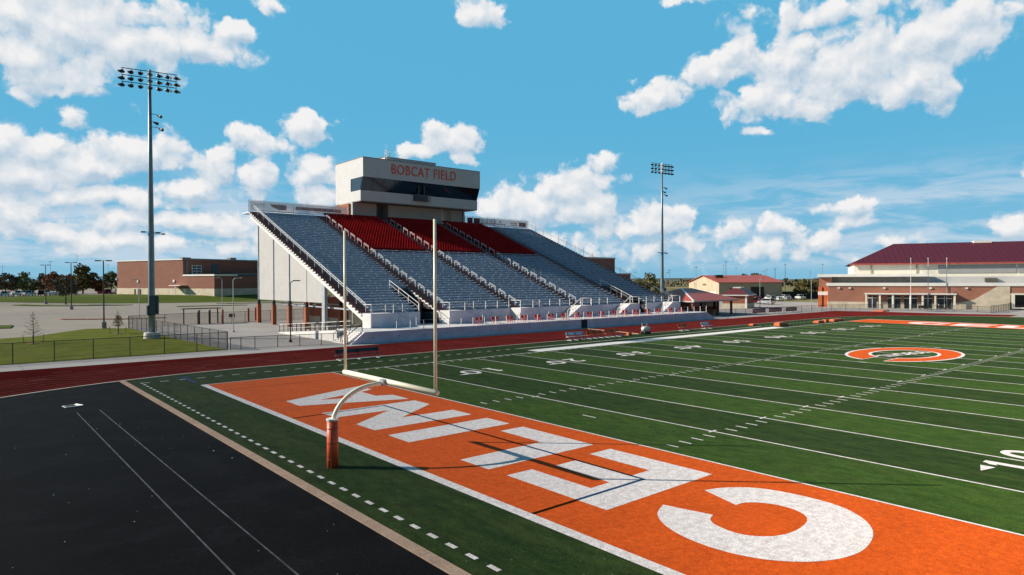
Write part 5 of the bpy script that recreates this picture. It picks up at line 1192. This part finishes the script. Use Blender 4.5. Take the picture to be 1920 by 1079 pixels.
# ================================================================ TREES
def leafmat(name, a, b_):
    m = bpy.data.materials.new(name); m.use_nodes = True; t = NT(m.node_tree); bs = t.n['Principled BSDF']
    g = t.new('ShaderNodeNewGeometry')
    t.l.new(t.mix(g.outputs['Random Per Island'], c4(a), c4(b_)), bs.inputs['Base Color']); bs.inputs['Roughness'].default_value = .8; bs.inputs['Specular IOR Level'].default_value = .2
    return m
LG = leafmat("leaves_green", (.18,.22,.075), (.08,.12,.04)); LO = leafmat("leaves_rust", (.34,.12,.05), (.13,.075,.035)); LD = leafmat("leaves_dark", (.17,.14,.085), (.07,.075,.045)); LM = leafmat("leaves_mixed", (.24,.17,.05), (.06,.085,.03))
BARK = mat("bark", (.07,.05,.04), .9, .2, 3); BARKG = mat("bark_grey", (.13,.10,.085), .9, .2, 3)
def tree(x, y, h, rx, label, leaf, n=900, base=.28, group=None, zoff=0):
    z = T(x,y)+zoff; t = thing("tree", label, "tree", (x,y,z), random.uniform(0,6), group)
    b = MB(); b.path([(0,0,-.1),(h*.01,0,h*.2),(-h*.015,h*.01,h*.5),(0,0,h*.8)], .1, 8, [h*.028,h*.022,h*.014,h*.006])
    tips = []
    for k in range(9):
        a = k*2.4; z0 = h*(.25+.05*k); r_ = rx*random.uniform(.5,.8); z1 = z0+h*random.uniform(.12,.3)
        b.path([(0,0,z0),(math.cos(a)*r_*.5,math.sin(a)*r_*.5,(z0+z1)/2+.05*h),(math.cos(a)*r_,math.sin(a)*r_,z1)], .05, 6, [h*.012,h*.008,h*.003]); tips.append((math.cos(a)*r_,math.sin(a)*r_,z1))
    b.build("trunk", BARK, t)
    c = MB(); cz = h*(base+(1-base)/2); rz_ = h*(1-base)/2
    cl = []
    for k in range(26):
        u = random.uniform(-1,1); a = random.uniform(0,2*math.pi); rr_ = math.sqrt(1-u*u); q = random.uniform(.45,.92)
        cl.append((math.cos(a)*rr_*rx*q, math.sin(a)*rr_*rx*q, cz+u*rz_*q, random.uniform(.22,.42)))
    for k in range(n):
        px, py, pz, cr = random.choice(cl)
        v = Vector((random.gauss(0,1),random.gauss(0,1),random.gauss(0,1))).normalized()*random.uniform(.5,1)*cr*rx
        v = Vector((px,py,pz))+Vector((v.x,v.y,v.z*.8*rz_/rx)); s_ = random.uniform(.05,.10)*rx
        a_ = Vector((random.gauss(0,1),random.gauss(0,1),random.gauss(0,1))).normalized(); b_ = a_.cross(Vector((random.gauss(0,1),random.gauss(0,1),random.gauss(0,1)))).normalized()
        c.quad(tuple(v-a_*s_), tuple(v+b_*s_*.7), tuple(v+a_*s_), tuple(v-b_*s_*.7))
    c.build("crown", leaf, t)
    return t
GT_ = "trees beyond the far parking lot"
def polar(az_, D): return (-22.5+D*math.cos(R(az_)), -47.92+D*math.sin(R(az_)))
for az_, D, h, rx, la, lf in [(87.0,300,7.6,4.2,"dark round tree at the left picture edge",LD),(85.82,300,8.0,4.4,"round dark green tree left of the lot lamp",LG),(84.86,300,8.0,2.6,"dark tree behind the first lot lamp",LD),(84.2,285,8.0,3.8,"rust red tree between the two lamps",LO),(82.54,300,10.6,6.0,"largest tree, green and orange, behind the second lamp",LM),(81.62,300,5.6,3.4,"low rusty tree right of the largest tree",LO),(80.75,300,8.4,3.4,"dark round tree beside the school's left corner",LG),(85.07,330,4.2,2.8,"small orange shrub-like tree between dark trees",LO),(83.19,300,6.8,3.8,"rust tree just left of the largest tree",LO)]:
    x, y = polar(az_, D); tree(x, y, h, rx, la, lf, 2400, .12, GT_)
tree(1.24, 163.0, 7.3, 3.2, "lone dark leafed tree on the grass island in the lot", LD, 2600, .27)
for az_, D, h, rx, la, lf in [(38.22,235,9.4,4.8,"round tree behind the stand's right end",LM),(25.64,265,8.6,4.6,"round green tree left of the gym's orange column",LM),(24.9,280,7.6,3.6,"darker tree half hidden by the gym column",LD),(37.1,235,6.4,2.4,"small yellow green tree at the foot of the far light pole",LM),(29.69,330,11.0,6,"dark tree top showing over the barn roof",LD)]:
    x, y = polar(az_, D); tree(x, y, h, rx, la, lf, 1500, .08)
# young staked trees on the grass
def young(x, y, h, label, leafy, seed):
    random.seed(seed)
    t = thing("young_tree", label, "tree", (x,y,.02), 0, "young trees staked on the lawn")
    b = MB(); b.path([(0,0,0),(.02,0,h*.4),(0,.02,h*.75),(0,0,h)], .05, 8, [.06,.045,.03,.008])
    for k in range(34):
        f = .25+.72*k/34; z0 = h*f; a = k*2.4+random.uniform(-.3,.3); L = (1.1-f)*h*.34*random.uniform(.6,1.1)
        e = (math.cos(a)*L, math.sin(a)*L, z0+L*.35); b.path([(0,0,z0),(math.cos(a)*L*.5,math.sin(a)*L*.5,z0+L*.12), e], .01, 5, [.018,.012,.005])
        for j in range(5):
            q = random.uniform(.35,1); o_ = Vector((math.cos(a)*L*q, math.sin(a)*L*q, z0+L*.3*q)); a2 = a+random.choice((-1,1))*random.uniform(.5,1); l2 = L*.35
            b.bar(tuple(o_), tuple(o_+Vector((math.cos(a2)*l2, math.sin(a2)*l2, l2*.3))), .012)
    b.build("trunk", BARKG, t)
    c = MB()
    for k in range(leafy):
        f = random.uniform(.28,.75 if leafy > 300 else 1); a = random.uniform(0,6.28); L = (1.05-f)*h*.32*random.uniform(.2,1); v = Vector((math.cos(a)*L, math.sin(a)*L, h*f+L*.3)); s_ = .05
        a_ = Vector((random.gauss(0,1),random.gauss(0,1),random.gauss(0,1))).normalized(); b_ = a_.cross(Vector((0,0,1))).normalized()
        c.quad(tuple(v-a_*s_), tuple(v+b_*s_), tuple(v+a_*s_), tuple(v-b_*s_))
    c.build("crown", LO if leafy < 300 else LM, t)
    b = MB()
    for a in (0.4,2.5,4.6): b.bar((math.cos(a)*1.0,math.sin(a)*1.0,0),(math.cos(a)*1.15,math.sin(a)*1.15,1.05),.05); b.bar((math.cos(a)*1.1,math.sin(a)*1.1,.9),(0,0,1.3),.012)
    b.build("stake", BLK, t)
    b = MB(); b.tube((0,0,-.02),(0,0,.06),.55,.5,16); b.build("mulch_ring", MULCH, t)
young(-15.2, 44.6, 3.65, "bare young tree with stakes on the lawn at left", 60, 3)
young(-5.1, 54.6, 3.2, "bushier young tree on the lawn near the fence end", 900, 5)
# far hedge and scattered far woods: one mass
random.seed(11)
c = MB()
for k in range(5200):
    az_ = random.uniform(12,37) if k > 900 else random.uniform(60,95); D = random.uniform(650,1500); x, y = polar(az_, D); g = math.sin(az_*3.1)+math.sin(az_*7.7)
    h_ = random.uniform(1,5+2.5*g if g > -.8 else 2.5)
    s_ = random.uniform(1.2,2.6); a_ = Vector((random.gauss(0,1),random.gauss(0,1),random.gauss(0,.5))).normalized()*s_; b_ = Vector((0,0,1))*s_*.8; v = Vector((x,y,T(x,y)+h_*.8))
    c.quad(tuple(v-a_), tuple(v-b_), tuple(v+a_), tuple(v+b_))
tag(c.build("far_woodland", LD), kind='stuff')
